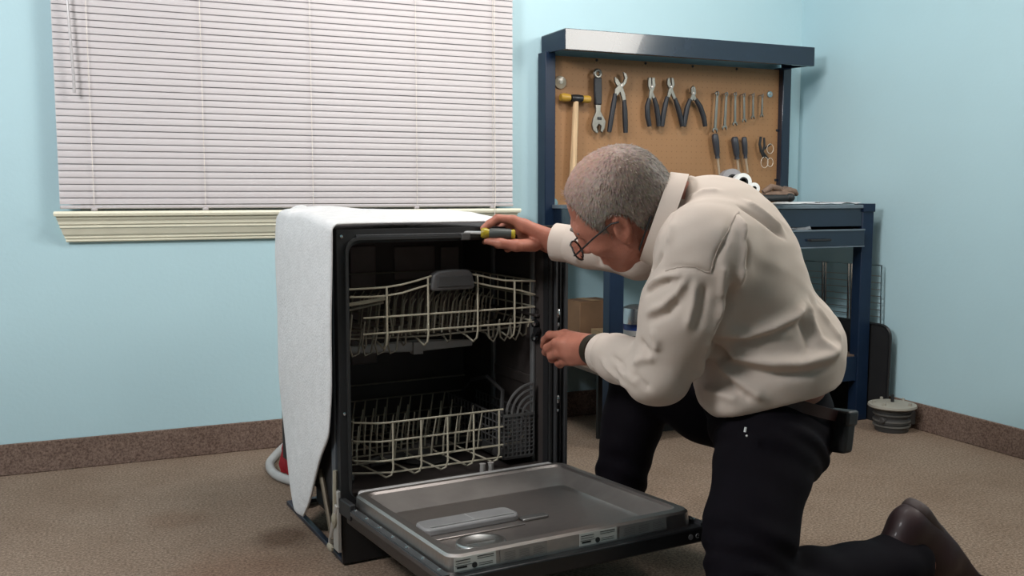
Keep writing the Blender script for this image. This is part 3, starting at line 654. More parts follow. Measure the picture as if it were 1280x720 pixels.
# screwdrivers
for i, (x0, y0, x1, y1, x2, y2, wd_, lab) in enumerate([(893.5, 167, 897, 198, 899.5, 222, 9.5, 'black handled screwdriver under the longest wrench'), (918, 171, 921.5, 199, 923.5, 216, 10, 'thicker black handled screwdriver, left of the close pair'), (930, 171, 932, 198, 934.5, 216, 8, 'thinner black handled screwdriver, right of the close pair')]):
    T, P = tool('screwdriver', lab, 'screwdriver', x0, y0, TY-.026, group='screwdrivers hanging on the pegboard')
    A, B, C_ = Vector(P(x0, y0)), Vector(P(x1, y1)), Vector(P(x2, y2)); r_ = wd_*.5*.0032
    obj('handle', MB().tube([A, A.lerp(B, .06), A.lerp(B, .3), A.lerp(B, .75), A.lerp(B, .9), B], [r_*.6, r_*.92, r_, r_*.85, r_*.6, r_*.75], 10), mat('dark slate grip', (.03, .032, .04), .45), T, smooth=60)
    obj('shaft', MB().tube([B, C_], [.0055, .005], 8), mat('tan steel shaft', (.55, .42, .30), .4, .5), T); hook(T, (A.x, 0, A.z-.02))
# small cutters in a loop of clear wire
T, P = tool('wire_strippers', 'small black snips tangled with clear loops at the right edge of the pegboard', 'snips', 952, 176)
for nm, pts, r_ in (('grip', [(951, 171), (949.5, 180), (951.5, 190), (955, 197)], .006), ('grip', [(955, 172), (955.5, 182), (953.5, 190), (960, 199)], .005), ('grip', [(953, 188), (958, 184), (964, 180)], .004)):
    obj(nm, MB().tube([P(*q) for q in pts], r_, 7), BLACKM, T)
for c_, rr in (((962, 186), .018), ((955, 203), .02), ((962, 203), .016)):
    c = P(*c_); obj('clear_loop', MB().tube([(c[0]+rr*math.cos(R(k)), -.004, c[2]+rr*math.sin(R(k))*1.2) for k in range(0, 360, 20)], .0015, 5, closed=True), mat('clear wire', (.6, .5, .4), .2), T)
# round clear knobs on the board
for px_, pz_, rr, lab, cc in ((700, 103, .027, 'round clear plastic disc stuck at the upper left of the pegboard', (.30, .25, .18)), (962, 118, .014, 'small pale blue disc stuck right of the shortest wrench', (.25, .36, .40)), (691, 254, .022, 'teal round cap at the lower left edge of the pegboard', (.18, .30, .33))):
    T, P = tool('plastic_disc', lab, 'disc', px_, pz_, TY-.002)
    obj('disc', MB().lathe([(0, 0), (rr, 0), (rr*.95, .005), (rr*.4, .008), (0, .008)], 20, (0, .0, 0), M=Matrix.Rotation(R(90), 3, 'X')), mat('disc plastic %d' % px_, cc, .15), T)
    obj('knob', MB().lathe([(0, .006), (rr*.25, .006), (rr*.28, .012), (0, .016)], 12, (0, 0, 0), M=Matrix.Rotation(R(90), 3, 'X')), mat('clear knob', (.45, .42, .36), .1), T)
# ------------------------------------------------------------------ things on the worktop
def roll(px_, py_, d, R0, r0, wid, lab, z=None, m_=None, core=None):
    p_ = at(px_, py_, d); T = thing('tape_roll', lab, 'tape roll', p_, (R(86), 0, R(-14)))
    obj('tape', MB().lathe([(r0, -wid/2), (R0*.97, -wid/2), (R0, -wid/2+.003), (R0, wid/2-.003), (R0*.97, wid/2), (r0, wid/2), (r0, -wid/2)], 32), m_ or mat('white tape', (.82, .82, .80), .5, var=.03), T)
    obj('core', MB().lathe([(r0*.72, -wid/2+.001), (r0, -wid/2+.001), (r0, wid/2-.001), (r0*.72, wid/2-.001), (r0*.72, -wid/2+.001)], 24), core or BLACKM, T)
    return T
roll(927, 228, 3.86, .036, .020, .04, 'white tape roll with a black core standing on the bench, nearest of the pile')
roll(941, 236, 3.80, .024, .010, .03, 'small white tape roll leaning right of the larger white one')
roll(913, 226, 3.96, .048, .025, .05, 'grey duct tape roll standing behind the white rolls', m_=mat('grey duct tape', (.30, .29, .30), .45))
# leather work glove with a black handled tool under it
g = thing('leather_glove', 'crumpled brown leather glove lying on the bench by the paper', 'glove', at(972, 247, 3.78))
gm = mat('worn brown leather', (.16, .10, .07), .7, var=.3, scale=25)
m = MB(); m.ell((0, 0, .012), (.075, .05, .016), n=16); m.tube([(-.07, 0, .02), (-.04, -.01, .042), (0, -.01, .034), (.03, -.01, .018)], [.012, .013, .013, .009], 8)
m.tube([(.0, -.02, .02), (.04, -.02, .028), (.07, -.015, .024), (.085, -.01, .012)], [.012, .012, .012, .009], 8); m.tube([(.01, .02, .02), (.05, .02, .034), (.08, .02, .03), (.10, .02, .018)], [.012, .012, .011, .009], 8)
obj('leather', m, gm, g, smooth=60)
T = thing('black_grip_tool', 'black rubber gripped tool lying in front of the brown glove on the bench', 'tool', at(968, 251, 3.70))
obj('grip', MB().tube([(-.075, 0, .004), (-.05, 0, .008), (.03, .0, .010), (.06, 0, .010)], [.010, .014, .013, .012], 10), BLACKM, T, smooth=60)
obj('knob', MB().ell((.075, 0, .012), (.02, .018, .017), n=14), BLACKM, T)
for px_, py_, rz, sc, lab in ((1016, 249.5, .3, 1, 'bright white paper sheet lying on the bench right of the glove'), (1040, 251.5, -.2, .9, 'greyish paper sheet under the white one at the right end of the bench')):
    p_ = at(px_, py_, 4.0); m = MB(); n_ = 8; vs = []
    for i in range(n_+1):
        for j in range(3): vs.append(((i/n_-.5)*.21*sc, (j/2-.5)*.20, .0015+.010*(math.sin(i*.9)**2)*(i/n_)))
    m.add(vs, [(i*3+j, i*3+j+1, i*3+4+j, i*3+3+j) for i in range(n_) for j in range(2)])
    o = obj('paper_sheet', m, WHITEP if sc == 1 else mat('greyish paper', (.55, .54, .56), .8), None, loc=(min(p_.x, 2.84), 3.30 if sc == 1 else 3.16, bt+.0015), rot=(0, 0, rz), smooth=60); tag(o, lab, 'paper')
    so = o.modifiers.new('thick', 'SOLIDIFY'); so.thickness = .0008
# crumpled clear bag in the drawer
m = MB(); rnd = random.Random(3); m.ell((0, 0, 0), (.06, .03, .022), n=14)
m.v = [tuple(Vector(v)*(1+.25*rnd.uniform(-1, 1))) for v in m.v]
p_ = on_y(1000, 284, 3.06)
o = obj('plastic_bag', m, mat('cloudy clear plastic', (.36, .38, .40), .2, alpha=.6), loc=(p_.x, 3.065, .803), smooth=0); tag(o, 'crumpled clear plastic bag poking out of the bench drawer', 'bag')
# ------------------------------------------------------------------ things on the lower shelf
sh = .278
def carton(lab, x, y, z, sx, sy, sz, rz, mt, tape):
    T = thing('cardboard_box', lab, 'box', (x, y, z), (0, 0, rz)); obj('carton', MB().box(-sx/2, sx/2, -sy/2, sy/2, 0, sz), mt, T, bevel=.003)
    m = MB(); m.box(-sx/2, -.001, -sy/2+.001, sy/2-.001, sz, sz+.003); m.box(.001, sx/2, -sy/2+.001, sy/2-.001, sz, sz+.003); obj('flap', m, mt, T)
    obj('packing_tape', MB().box(-.02, .02, -sy/2, sy/2, sz+.003, sz+.004), tape, T); return T
carton('larger brown cardboard box at the back of the bench shelf, left end', 1.875, 3.475, sh, .16, .11, .235, R(8), CARD, CARDL)
carton('small tan cardboard box on the bench shelf in front of the larger one', 1.90, 3.30, sh, .15, .12, .13, R(-5), CARDL, CARD)
T = thing('plastic_tub', 'round silver and blue banded tub on the bench shelf behind the arm', 'tub', (1.925, 3.17, sh))
for nm, pr_, mt in (('base', [(0, 0), (.06, 0), (.06, .12), (0, .12)], BLACKM), ('band', [(0, .12), (.056, .12), (.056, .15), (0, .15)], GREYP), ('blue_band', [(0, .15), (.052, .15), (.052, .175), (0, .175)], mat('deep blue plastic', (.02, .04, .16), .3)), ('lid', [(0, .175), (.058, .175), (.06, .20), (.056, .235), (.03, .245), (0, .245)], mat('silver lid', (.6, .6, .62), .25, .9))):
    obj(nm, MB().lathe(pr_, 24), mt, T)
# chrome wire shelf leaning inside the bench
T = thing('wire_shelf', 'chrome wire shelf with bright double bars leaning on the right wall behind the bench leg', 'shelf', (3.020, 3.25, .002), (0, R(1.2), R(90)))
hz = .645; xs0, xs1 = -.235, .235
obj('frame', MB().tube([(xs0, 0, .004), (xs1, 0, .004), (xs1, 0, hz), (xs0, 0, hz)], .004, 6, closed=True), CHROME, T)
for x in (xs0+.165, xs0+.182, xs0+.325, xs0+.342): obj('bar', MB().tube([(x, .006, .004), (x, .006, hz)], .0062, 6), CHROME, T)
wr = obj('wire', MB().tube([(xs0, 0, 0), (xs1, 0, 0)], .0018, 5), STEEL, T, loc=(0, 0, .03))
for k in range(1, 21): copy_of(wr, T, (0, 0, .03+k*.0285))
T = thing('wicker_basket', 'dark brown basket with a tan curved handle on the right end of the bench shelf', 'basket', (2.85, 3.14, sh))
obj('body', MB().lathe([(0, 0), (.055, 0), (.065, .06), (.068, .085), (.06, .085), (.05, .01), (0, .01)], 20), mat('dark brown weave', (.035, .022, .015), .8), T)
obj('handle', MB().tube([(.06*math.cos(R(k)), 0, .08+.065*math.sin(R(k))) for k in range(0, 181, 12)], .006, 7), mat('tan cane', (.20, .13, .05), .6), T)
# ------------------------------------------------------------------ beside and on the floor
m = MB(); ol = rounded(2.945, 3.36, .0, .405, .045); m.prism(ol, 'x', -.006, .006)
m.v = [(x, y-3.15, z) for x, y, z in m.v]
T = thing('seat_panel', 'black rounded panel leaning on the right wall beside the bench leg', 'panel', (2.991, 3.15, 0), (0, R(.9), 0))
obj('panel', m, BLACKM, T, bevel=.004)
obj('panel_edge', MB().tube([(0, p_[0]-3.15, p_[1]) for p_ in ol], .0075, 6, closed=True), BLACK, T)
PX, PY = 2.935, 2.86
T = thing('motor_pump', 'round grey pump motor standing on the carpet against the right wall', 'motor', (PX, PY, 0))
pg = mat('dusty grey plastic', (.31, .29, .245), .6, var=.1); pd = mat('dark grey plastic', (.06, .057, .055), .6)
obj('top_disc', MB().lathe([(0, .095), (.088, .095), (.094, .100), (.092, .108), (.06, .114), (0, .116)], 32), pg, T)
obj('body', MB().lathe([(0, .0), (.062, 0), (.066, .01), (.064, .03), (.07, .034), (.07, .05), (.064, .054), (.068, .095), (0, .095)], 28), pd, T)
for z in (.022, .042, .068): obj('ring', MB().lathe([(.064, z), (.073, z), (.073, z+.006), (.064, z+.006), (.064, z)], 28), mat('mid grey plastic', (.12, .115, .105), .6), T)
m = MB()
for a_ in (10, 80, 150, 200, 290): m.lathe([(0, .112), (.007, .112), (.006, .126), (0, .128)], 10, (.072*math.cos(R(a_)), .072*math.sin(R(a_)), -.005))
split_obj('stud', m, pg, T)
obj('spindle', MB().lathe([(0, .11), (.007, .11), (.006, .145), (0, .147)], 10), BLACKM, T)
m = MB(); m.box(.055, .098, -.03, .03, .02, .075); m.lathe([(.012, 0), (.014, .02), (0, .02)], 12, (-.075, -.02, .05), M=Matrix.Rotation(R(90), 3, 'Y')); obj('connector', m, pd, T, bevel=.003)
# red cloth bag behind the dishwasher and its drain hose
T = thing('cloth_bag', 'red cloth bag with a black drawstring slumped behind the white felt', 'bag', (.618, 3.24, 0))
m = MB(); m.lathe([(0, 0), (.04, .002), (.046, .03), (.042, .08), (.032, .13), (.018, .17), (.01, .195), (0, .20)], 18)
rn = random.Random(2); m.v = [(x*(1+.25*math.sin(5*math.atan2(y, x)+z*20)), y*(1+.25*math.sin(5*math.atan2(y, x)+z*20)), z) for x, y, z in m.v]
obj('bag', m, mat('red nylon cloth', (.32, .012, .02), .6, var=.25), T, smooth=60)
obj('drawstring', MB().tube([(.0, 0, .19), (-.004, 0, .215), (-.010, 0, .21), (-.02, -.01, .14), (-.04, -.015, .06)], .005, 6), BLACKM, T)
hz_ = [at(361, 552, 3.62), at(345, 563, 3.45), at(337, 580, 3.33), at(343, 596, 3.22), at(360, 608, 3.15), at(385, 616, 3.10)]
pts = []
P4 = [Vector((h.x, h.y, .016)) for h in hz_]
for i in range(len(P4)-1):
    a0 = P4[max(0, i-1)]; a1 = P4[i]; a2 = P4[i+1]; a3 = P4[min(len(P4)-1, i+2)]
    for k in range(5):
        t_ = k/5; pts.append(.5*((2*a1)+(-a0+a2)*t_+(2*a0-5*a1+4*a2-a3)*t_*t_+(-a0+3*a1-3*a2+a3)*t_**3))
pts.append(P4[-1])
o = obj('drain_hose', MB().tube([p_-P4[0] for p_ in pts], .015, 10), mat('pale grey hose rubber', (.42, .41, .40), .5), None, loc=P4[0], smooth=60); tag(o, 'pale grey drain hose curling on the carpet behind the dishwasher', 'hose')
# ------------------------------------------------------------------ person: implicit surfaces meshed with surface nets
class Field:
    def __init__(s, lo, hi, h):
        s.lo = np.array(lo, float); s.h = h; s.n = np.ceil((np.array(hi)-s.lo)/h).astype(int)+1
        s.ax = [s.lo[i]+h*np.arange(s.n[i]) for i in range(3)]; s.F = np.full(s.n, .5, np.float32)
    def _sub(s, lo, hi):
        a = np.clip(np.floor((np.array(lo)-s.lo)/s.h).astype(int), 0, s.n); b = np.clip(np.ceil((np.array(hi)-s.lo)/s.h).astype(int)+1, 0, s.n)
        sl = tuple(slice(a[i], b[i]) for i in range(3))
        return sl, np.stack(np.meshgrid(*[s.ax[i][sl[i]] for i in range(3)], indexing='ij'), -1)
    def _put(s, sl, d, k, op):
        A = s.F[sl]
        if op == 'add':
            h_ = np.maximum(k-np.abs(A-d), 0)/max(k, 1e-6); s.F[sl] = np.minimum(A, d)-h_*h_*k*.25
        else:
            d = -d; h_ = np.maximum(k-np.abs(A-d), 0)/max(k, 1e-6); s.F[sl] = np.maximum(A, d)+h_*h_*k*.25
    def cone(s, a, ra, b, rb, k=.02, op='add'):
        a = np.array(a, float); b = np.array(b, float); m_ = max(ra, rb)+k+3*s.h
        sl, P_ = s._sub(np.minimum(a, b)-m_, np.maximum(a, b)+m_)
        if P_.size == 0: return s
        ab = b-a; t = np.clip(((P_-a) @ ab)/max(ab @ ab, 1e-9), 0, 1)
        d = np.linalg.norm(P_-a-t[..., None]*ab, axis=-1)-(ra+(rb-ra)*t); s._put(sl, d, k, op); return s
    def chain(s, pts, rs, k=.02):
        for i in range(len(pts)-1): s.cone(pts[i], rs[i], pts[i+1], rs[i+1], k)
        return s
    def ell(s, c, r, M=None, k=.02, op='add'):
        c = np.array(c, float); r = np.array(r, float); M = np.eye(3) if M is None else np.array(M, float); m_ = r.max()+k+3*s.h
        sl, P_ = s._sub(c-m_, c+m_)
        if P_.size == 0: return s
        q = (P_-c) @ M                     # columns of M are the ellipsoid axes
        k0 = np.linalg.norm(q/r, axis=-1); k1 = np.linalg.norm(q/(r*r), axis=-1); s._put(sl, k0*(k0-1)/np.maximum(k1, 1e-6), k, op); return s
    def cut(s, p_, n_, lo, hi):            # keep the side where (x-p).n < 0, only inside the box
        sl, P_ = s._sub(lo, hi)
        if P_.size: s.F[sl] = np.maximum(s.F[sl], (P_-np.array(p_, float)) @ np.array(n_, float))
        return s
    def mesh(s):
        F = s.F; I = F < 0; n = s.n; h = s.h
        cs = [F[i:n[0]-1+i, j:n[1]-1+j, k:n[2]-1+k] for i in (0, 1) for j in (0, 1) for k in (0, 1)]
        cnt = sum((c < 0).astype(np.int8) for c in cs); act = (cnt > 0) & (cnt < 8); idx = np.argwhere(act)
        vals = np.stack([c[act] for c in cs], -1); offs = np.array([(i, j, k) for i in (0, 1) for j in (0, 1) for k in (0, 1)], float)
        acc = np.zeros((len(idx), 3)); num = np.zeros(len(idx))
        for a in range(8):
            for b in range(a+1, 8):
                if np.abs(offs[a]-offs[b]).sum() != 1: continue
                va, vb = vals[:, a], vals[:, b]; cr = (va < 0) != (vb < 0); t = np.where(cr, va/np.where(cr, va-vb, 1), 0)
                acc += cr[:, None]*(offs[a]+t[:, None]*(offs[b]-offs[a])); num += cr
        V = s.lo+(idx+acc/num[:, None])*h
        g = np.stack([vals[:, 4:].mean(1)-vals[:, :4].mean(1), vals[:, [2, 3, 6, 7]].mean(1)-vals[:, [0, 1, 4, 5]].mean(1), vals[:, 1::2].mean(1)-vals[:, ::2].mean(1)], -1)
        N = g/np.maximum(np.linalg.norm(g, axis=1, keepdims=True), 1e-9)
        ids = np.full(act.shape, -1, np.int64); ids[act] = np.arange(len(idx)); Q = []
        for ax in range(3):
            u, v = [(1, 2), (2, 0), (0, 1)][ax]
            sa = [slice(1, -1)]*3; sa[ax] = slice(0, n[ax]-1); sb = list(sa); sb[ax] = slice(1, n[ax])
            A = I[tuple(sa)]; B = I[tuple(sb)]; e = np.argwhere(A != B); base = e.copy(); base[:, u] += 1; base[:, v] += 1
            inside = A[A != B]
            def at_(du, dv):
                q = base.copy(); q[:, u] += du; q[:, v] += dv; return ids[q[:, 0], q[:, 1], q[:, 2]]
            q = np.stack([at_(-1, -1), at_(0, -1), at_(0, 0), at_(-1, 0)], -1); q[~inside] = q[~inside][:, ::-1]; Q.append(q)
        Q = np.concatenate(Q); Q = Q[(Q >= 0).all(1)]
        return V, Q, N
def npobj(name, V, Q, m_, parent, mats=None, smooth=True):
    me = bpy.data.meshes.new(name); me.vertices.add(len(V)); me.vertices.foreach_set('co', V.astype(np.float32).ravel())
    me.loops.add(Q.size); me.loops.foreach_set('vertex_index', Q.astype(np.int32).ravel())
    me.polygons.add(len(Q)); me.polygons.foreach_set('loop_start', np.arange(0, Q.size, Q.shape[1], dtype=np.int32)); me.polygons.foreach_set('loop_total', np.full(len(Q), Q.shape[1], np.int32))
    for mm in (mats or [m_]): me.materials.append(mm)
    me.update(calc_edges=True); me.validate()
    if smooth: me.polygons.foreach_set('use_smooth', [True]*len(me.polygons))
    o = bpy.data.objects.new(name, me); COL.objects.link(o); o.parent = parent; o.matrix_parent_inverse = Matrix.Translation(-parent.location) if parent else Matrix()
    return o
def relax(V, Q, it=2, f=.5):
    E_ = np.concatenate([Q[:, [0, 1]], Q[:, [1, 2]], Q[:, [2, 3]], Q[:, [3, 0]]])
    for _ in range(it):
        S_ = np.zeros_like(V); C_ = np.zeros(len(V)); np.add.at(S_, E_[:, 0], V[E_[:, 1]]); np.add.at(C_, E_[:, 0], 1); np.add.at(S_, E_[:, 1], V[E_[:, 0]]); np.add.at(C_, E_[:, 1], 1)
        V = V+f*(S_/np.maximum(C_, 1)[:, None]-V)
    return V
def A(px, py, d): return np.array(at(px, py, d))
SC = 1.12
rt_, up_, fw_ = np.array(RT), np.array(UP), np.array(FW)
def nrm(v): v = np.array(v, float); return v/np.linalg.norm(v)
def camv(r, u, away): return nrm(rt_*r+up_*u+fw_*away)
# joints
J = dict(neck=A(842, 268, 2.20), chest=A(915, 335, 2.22), waist=A(958, 442, 2.26), pelvis=A(968, 535, 2.31),
         shL=A(880, 312, 2.05), elL=A(820, 464, 2.13), wrL=A(741, 437, 2.42), shR=A(878, 292, 2.42), elR=A(800, 316, 2.47), wrR=A(690, 302, 2.58),
         hipL=A(957, 560, 2.17), knL=A(926, 768, 1.99), anL=A(1140, 700, 2.24), hipR=A(975, 535, 2.48), knR=A(803, 462, 2.62), anR=A(768, 640, 2.68))
ground = np.array([J['pelvis'][0], J['pelvis'][1], 0.])
MAN = thing('person', 'grey haired man in a beige shirt and dark trousers kneeling at the dishwasher', 'person', tuple(ground))
# head frame
hf = camv(-.74, -.46, .48); hu = up_+0; hu = nrm(hu-hf*(hu @ hf)); hl = np.cross(hu, hf)
roll_ = R(41); hu, hl = nrm(hu*math.cos(roll_)+hl*math.sin(roll_)), nrm(hl*math.cos(roll_)-hu*math.sin(roll_))
HM = np.stack([hf, hl, hu], 1); HS = 1.15; HC = A(778, 286, 2.10)-HM @ np.array([-.008, .080, -.012])*HS
def H(x, y, z): return HC+HM @ (np.array([x, y, z])*HS)
hair_tab = [(-.2, -.062), (-.055, -.066), (-.04, -.05), (-.026, .004), (.012, .010), (.020, -.03), (.034, -.034), (.041, .022), (.050, .058), (.066, .082), (.088, .10), (.2, .13)]
def hairline(x): return np.interp(x, [t[0] for t in hair_tab], [t[1] for t in hair_tab])
body = Field((.75, 1.35, -.02), (2.15, 2.75, 1.2), .0042)
def build_head(f):
    S_ = HS
    f.ell(H(-.012, 0, .028), np.array([.100, .079, .084])*S_, HM, k=.02)
    f.ell(H(.035, 0, -.035), np.array([.060, .062, .075])*S_, HM, k=.03)
    f.ell(H(.045, 0, -.005), np.array([.052, .064, .055])*S_, HM, k=.02)
    f.cone(H(.005, .052, -.06), .024*S_, H(.068, .012, -.103), .022*S_, .03); f.cone(H(.005, -.052, -.06), .024*S_, H(.068, -.012, -.103), .022*S_, .03)
    f.cone(H(.072, .0, -.10), .024*S_, H(.06, 0, -.085), .03*S_, .02)
    f.cone(H(.08, .034, .012), .014*S_, H(.088, -.0, .010), .013*S_, .02); f.cone(H(.08, -.034, .012), .014*S_, H(.088, .0, .010), .013*S_, .02)
    for sy in (1, -1):
        f.ell(H(.064, sy*.04, -.035), np.array([.026, .024, .022])*S_, HM, k=.02)
        f.ell(H(.096, sy*.032, -.012), np.array([.016, .017, .012])*S_, HM, k=.014, op='sub')
        f.ell(H(.079, sy*.032, -.012), np.array([.0125, .0125, .0125])*S_, HM, k=.002)
        f.ell(H(.104, sy*.012, -.045), np.array([.010, .009, .008])*S_, HM, k=.008)
        # ear
        ec = H(-.008, sy*.079, -.012); ea = HM @ nrm([-.38, 0, .93]); en = HM @ nrm([.25*-1, sy*.9, .1]); en = nrm(en-ea*(en @ ea)); eb = np.cross(ea, en)
        EM = np.stack([eb, en, ea], 1)
        f.ell(ec, np.array([.018, .0085, .031])*S_, EM, k=.008); f.ell(ec+en*.008*S_+ea*.004*S_, np.array([.011, .006, .021])*S_, EM, k=.004, op='sub')
        f.ell(ec-ea*.027*S_, np.array([.010, .0065, .011])*S_, EM, k=.006)
    f.cone(H(.092, 0, .0), .009*S_, H(.116, 0, -.040), .0135*S_, .012)
    f.cone(H(.088, -.02, -.072), .008*S_, H(.094, .0, -.069), .009*S_, .008); f.cone(H(.088, .02, -.072), .008*S_, H(.094, .0, -.069), .009*S_, .008)
    f.cone(H(.088, -.017, -.083), .008*S_, H(.092, .017, -.083), .009*S_, .008); f.cone(H(.1, -.022, -.077), .0022, H(.1, .022, -.077), .0022, .003, 'sub')
build_head(body)
body.cone(H(-.038, 0, -.055), .060*HS, J['neck']+.0, .068*SC, .03)
body.cone(H(.0, 0, -.085), .045*HS, J['neck']+nrm(J['chest']-J['neck'])*.03+hf*.02, .065*SC, .03)
# torso and limbs under the clothes
spine = nrm(J['neck']-J['pelvis']); lat = nrm((J['shR']-J['shL'])-spine*((J['shR']-J['shL']) @ spine)); frt = np.cross(spine, lat); frt = frt if frt @ rt_ < 0 else -frt
TM = np.stack([frt, lat, spine], 1)
body.ell(J['chest'], (.135, .17, .19), TM, k=.05); body.ell(J['waist'], (.135, .16, .17), TM, k=.06); body.ell(J['pelvis'], (.12, .16, .12), TM, k=.06)
body.cone(J['neck'], .07, J['chest'], .10, .05)
for s_ in 'LR':
    body.chain([J['sh'+s_], J['el'+s_], J['wr'+s_]], [.062, .044, .031], .03); body.cone(J['sh'+s_], .062, J['chest'], .09, .05)
    body.chain([J['hip'+s_], J['kn'+s_], J['an'+s_]], [.085, .056, .042], .04)
    body.cone(J['hip'+s_], .085, J['pelvis'], .10, .05)
body.cone(J['anL'], .038, A(1172, 705, 2.30), .03, .02); body.cone(J['anR'], .038, A(742, 668, 2.66), .03, .02)
# right hand: grips the screwdriver along the index finger
def hand(f, wr, mcps, fingers, thumb, pw=.020):
    pc = sum(mcps)/4
    for i, m_ in enumerate(mcps): f.cone(wr+(m_-pc)*.45, .024, m_, .0135, .012)
    for i in range(3): f.cone(mcps[i]*.72+wr*.28, .017, mcps[i+1]*.72+wr*.28, .017, .012)
    for pts, rs in fingers: f.chain(pts, rs, .005)
    f.chain(thumb[0], thumb[1], .008)
mR = [A(641, 275, 2.555), A(638, 279, 2.585), A(642, 287, 2.610), A(648, 296, 2.63)]
fR = [([mR[0], A(622, 273, 2.545), A(612, 279.5, 2.54), A(604, 285.5, 2.535)], [.0130, .0112, .0105, .0088]),
      ([mR[1], A(620, 286, 2.60), A(611, 295, 2.597), A(606, 302, 2.58)], [.0130, .0115, .0105, .009]),
      ([mR[2], A(626, 296, 2.632), A(622, 306, 2.615), A(631, 307, 2.595)], [.0128, .0112, .0102, .009]),
      ([mR[3], A(635, 303, 2.648), A(634, 311, 2.625), A(642, 310, 2.605)], [.0118, .010, .0092, .008])]
tR = ([A(668, 306, 2.565), A(645, 307, 2.53), A(626, 304, 2.525), A(609, 301, 2.535)], [.019, .0155, .0125, .010])
hand(body, J['wrR'], mR, fR, tR)
mL = [A(702, 419, 2.525), A(695, 429, 2.505), A(698, 441, 2.505), A(705, 451, 2.515)]
fL = [([mL[0], A(687, 419, 2.565), A(681, 425, 2.60), A(679, 433, 2.62)], [.0130, .0115, .0105, .009]),
      ([mL[1], A(684, 435, 2.55), A(682, 440, 2.585), A(687, 441, 2.61)], [.0132, .0115, .0105, .009]),
      ([mL[2], A(689, 445, 2.55), A(690, 449, 2.585), A(696, 447, 2.61)], [.0128, .0112, .0105, .009]),
      ([mL[3], A(698, 454, 2.55), A(700, 456, 2.585), A(706, 453, 2.605)], [.0118, .0102, .0095, .008])]
tL = ([A(722, 424, 2.50), A(706, 419, 2.56), A(693, 424, 2.605), A(681, 432, 2.635)], [.019, .0155, .0125, .010])
hand(body, J['wrL'], mL, fL, tL)
V, Q, N = body.mesh(); V = relax(V, Q, 1, .4)
def skin_mat():
    m = mat('weathered skin', (.37, .135, .09), .5, col2=(.47, .19, .13), scale=22, bump=.12, bscale=260, spec=.35); b = m.node_tree.nodes['Principled BSDF']
    b.inputs['Subsurface Weight'].default_value = .12; b.inputs['Subsurface Radius'].default_value = (.02, .008, .004); b.inputs['Subsurface Scale'].default_value = .5
    return m
bodyo = npobj('body', V, Q, skin_mat(), MAN)
# hair shell over the cranium, cut at the hairline, plus short strands
HX0, HX1 = HC-.17, HC+.17
hairf = Field(HX0, HX1, .0042)
hairf.ell(H(-.012, 0, .028), np.array([.1045, .0835, .0885])*HS, HM, k=.01); hairf.ell(H(-.045, 0, -.02), np.array([.068, .074, .07])*HS, HM, k=.03)
sl, P_ = hairf._sub(HX0, HX1); q = ((P_-HC) @ HM)/HS
cutd = (hairline(q[..., 0])-q[..., 2])*HS*.75
ear_d = np.sqrt(((q[..., 0]+.006)/.028)**2+((q[..., 2]+.014)/.040)**2)
cutd = np.maximum(cutd, np.where(np.abs(q[..., 1]) > .05, (1-ear_d)*.02, -1))
hairf.F[sl] = np.maximum(hairf.F[sl], cutd)
V, Q, N = hairf.mesh(); V = relax(V, Q, 1, .4)
rg = np.random.RandomState(5); qv = ((V-HC) @ HM)/HS
V = V+N*(.0006*rg.normal(size=(len(V), 1)))
def hair_mat():
    m = bpy.data.materials.new('grey hair'); m.use_nodes = True; nt = m.node_tree; b = nt.nodes['Principled BSDF']; b.inputs['Roughness'].default_value = .55
    at_ = nt.nodes.new('ShaderNodeVertexColor'); at_.layer_name = 'tint'
    tc = nt.nodes.new('ShaderNodeTexCoord'); nz = nt.nodes.new('ShaderNodeTexNoise'); nz.inputs['Scale'].default_value = 160; nz.inputs['Detail'].default_value = 3; nt.links.new(tc.outputs['Object'], nz.inputs['Vector'])
    mx = nt.nodes.new('ShaderNodeMixRGB'); mx.blend_type = 'OVERLAY'; mx.inputs[0].default_value = .35; nt.links.new(at_.outputs[0], mx.inputs[1]); nt.links.new(nz.outputs['Color'], mx.inputs[2])
    hs_ = nt.nodes.new('ShaderNodeHueSaturation'); hs_.inputs['Saturation'].default_value = .9; nt.links.new(mx.outputs[0], hs_.inputs['Color']); nt.links.new(hs_.outputs[0], b.inputs['Base Color']); return m
HAIRM = hair_mat()
def hair_tint(q_, jit):
    # greyer at the temples and nape, thin and pinkish on the crown
    x, y, z = q_[:, 0], q_[:, 1], q_[:, 2]
    thin = np.clip(1.35-np.sqrt(((x+.0)/.085)**2+((y-.01)/.062)**2), 0, 1)*(z > .05)
    grey = np.array([.235, .175, .135]); dark = np.array([.10, .077, .06]); pink = np.array([.40, .215, .155]); lt = np.array([.34, .29, .245])
    side = np.clip((np.abs(y)-.03)/.05, 0, 1)*np.clip((x+.06)/.06, 0, 1)
    c = dark[None]*(1-jit[:, None])+grey[None]*jit[:, None]; c = c*(1-side[:, None]*.6)+lt*side[:, None]*.6
    rim = np.clip((x-.05)/.03, 0, 1)[:, None]*.5; c = c*(1-rim)+lt*rim
    return c*(1-.85*thin[:, None])+pink*.85*thin[:, None], thin
c, thin = hair_tint(qv, rg.uniform(.2, .8, len(V)))
hair = npobj('hair', V, Q, HAIRM, MAN)
ca = hair.data.color_attributes.new('tint', 'FLOAT_COLOR', 'POINT'); ca.data.foreach_set('color', np.concatenate([c, np.ones((len(c), 1))], 1).astype(np.float32).ravel())
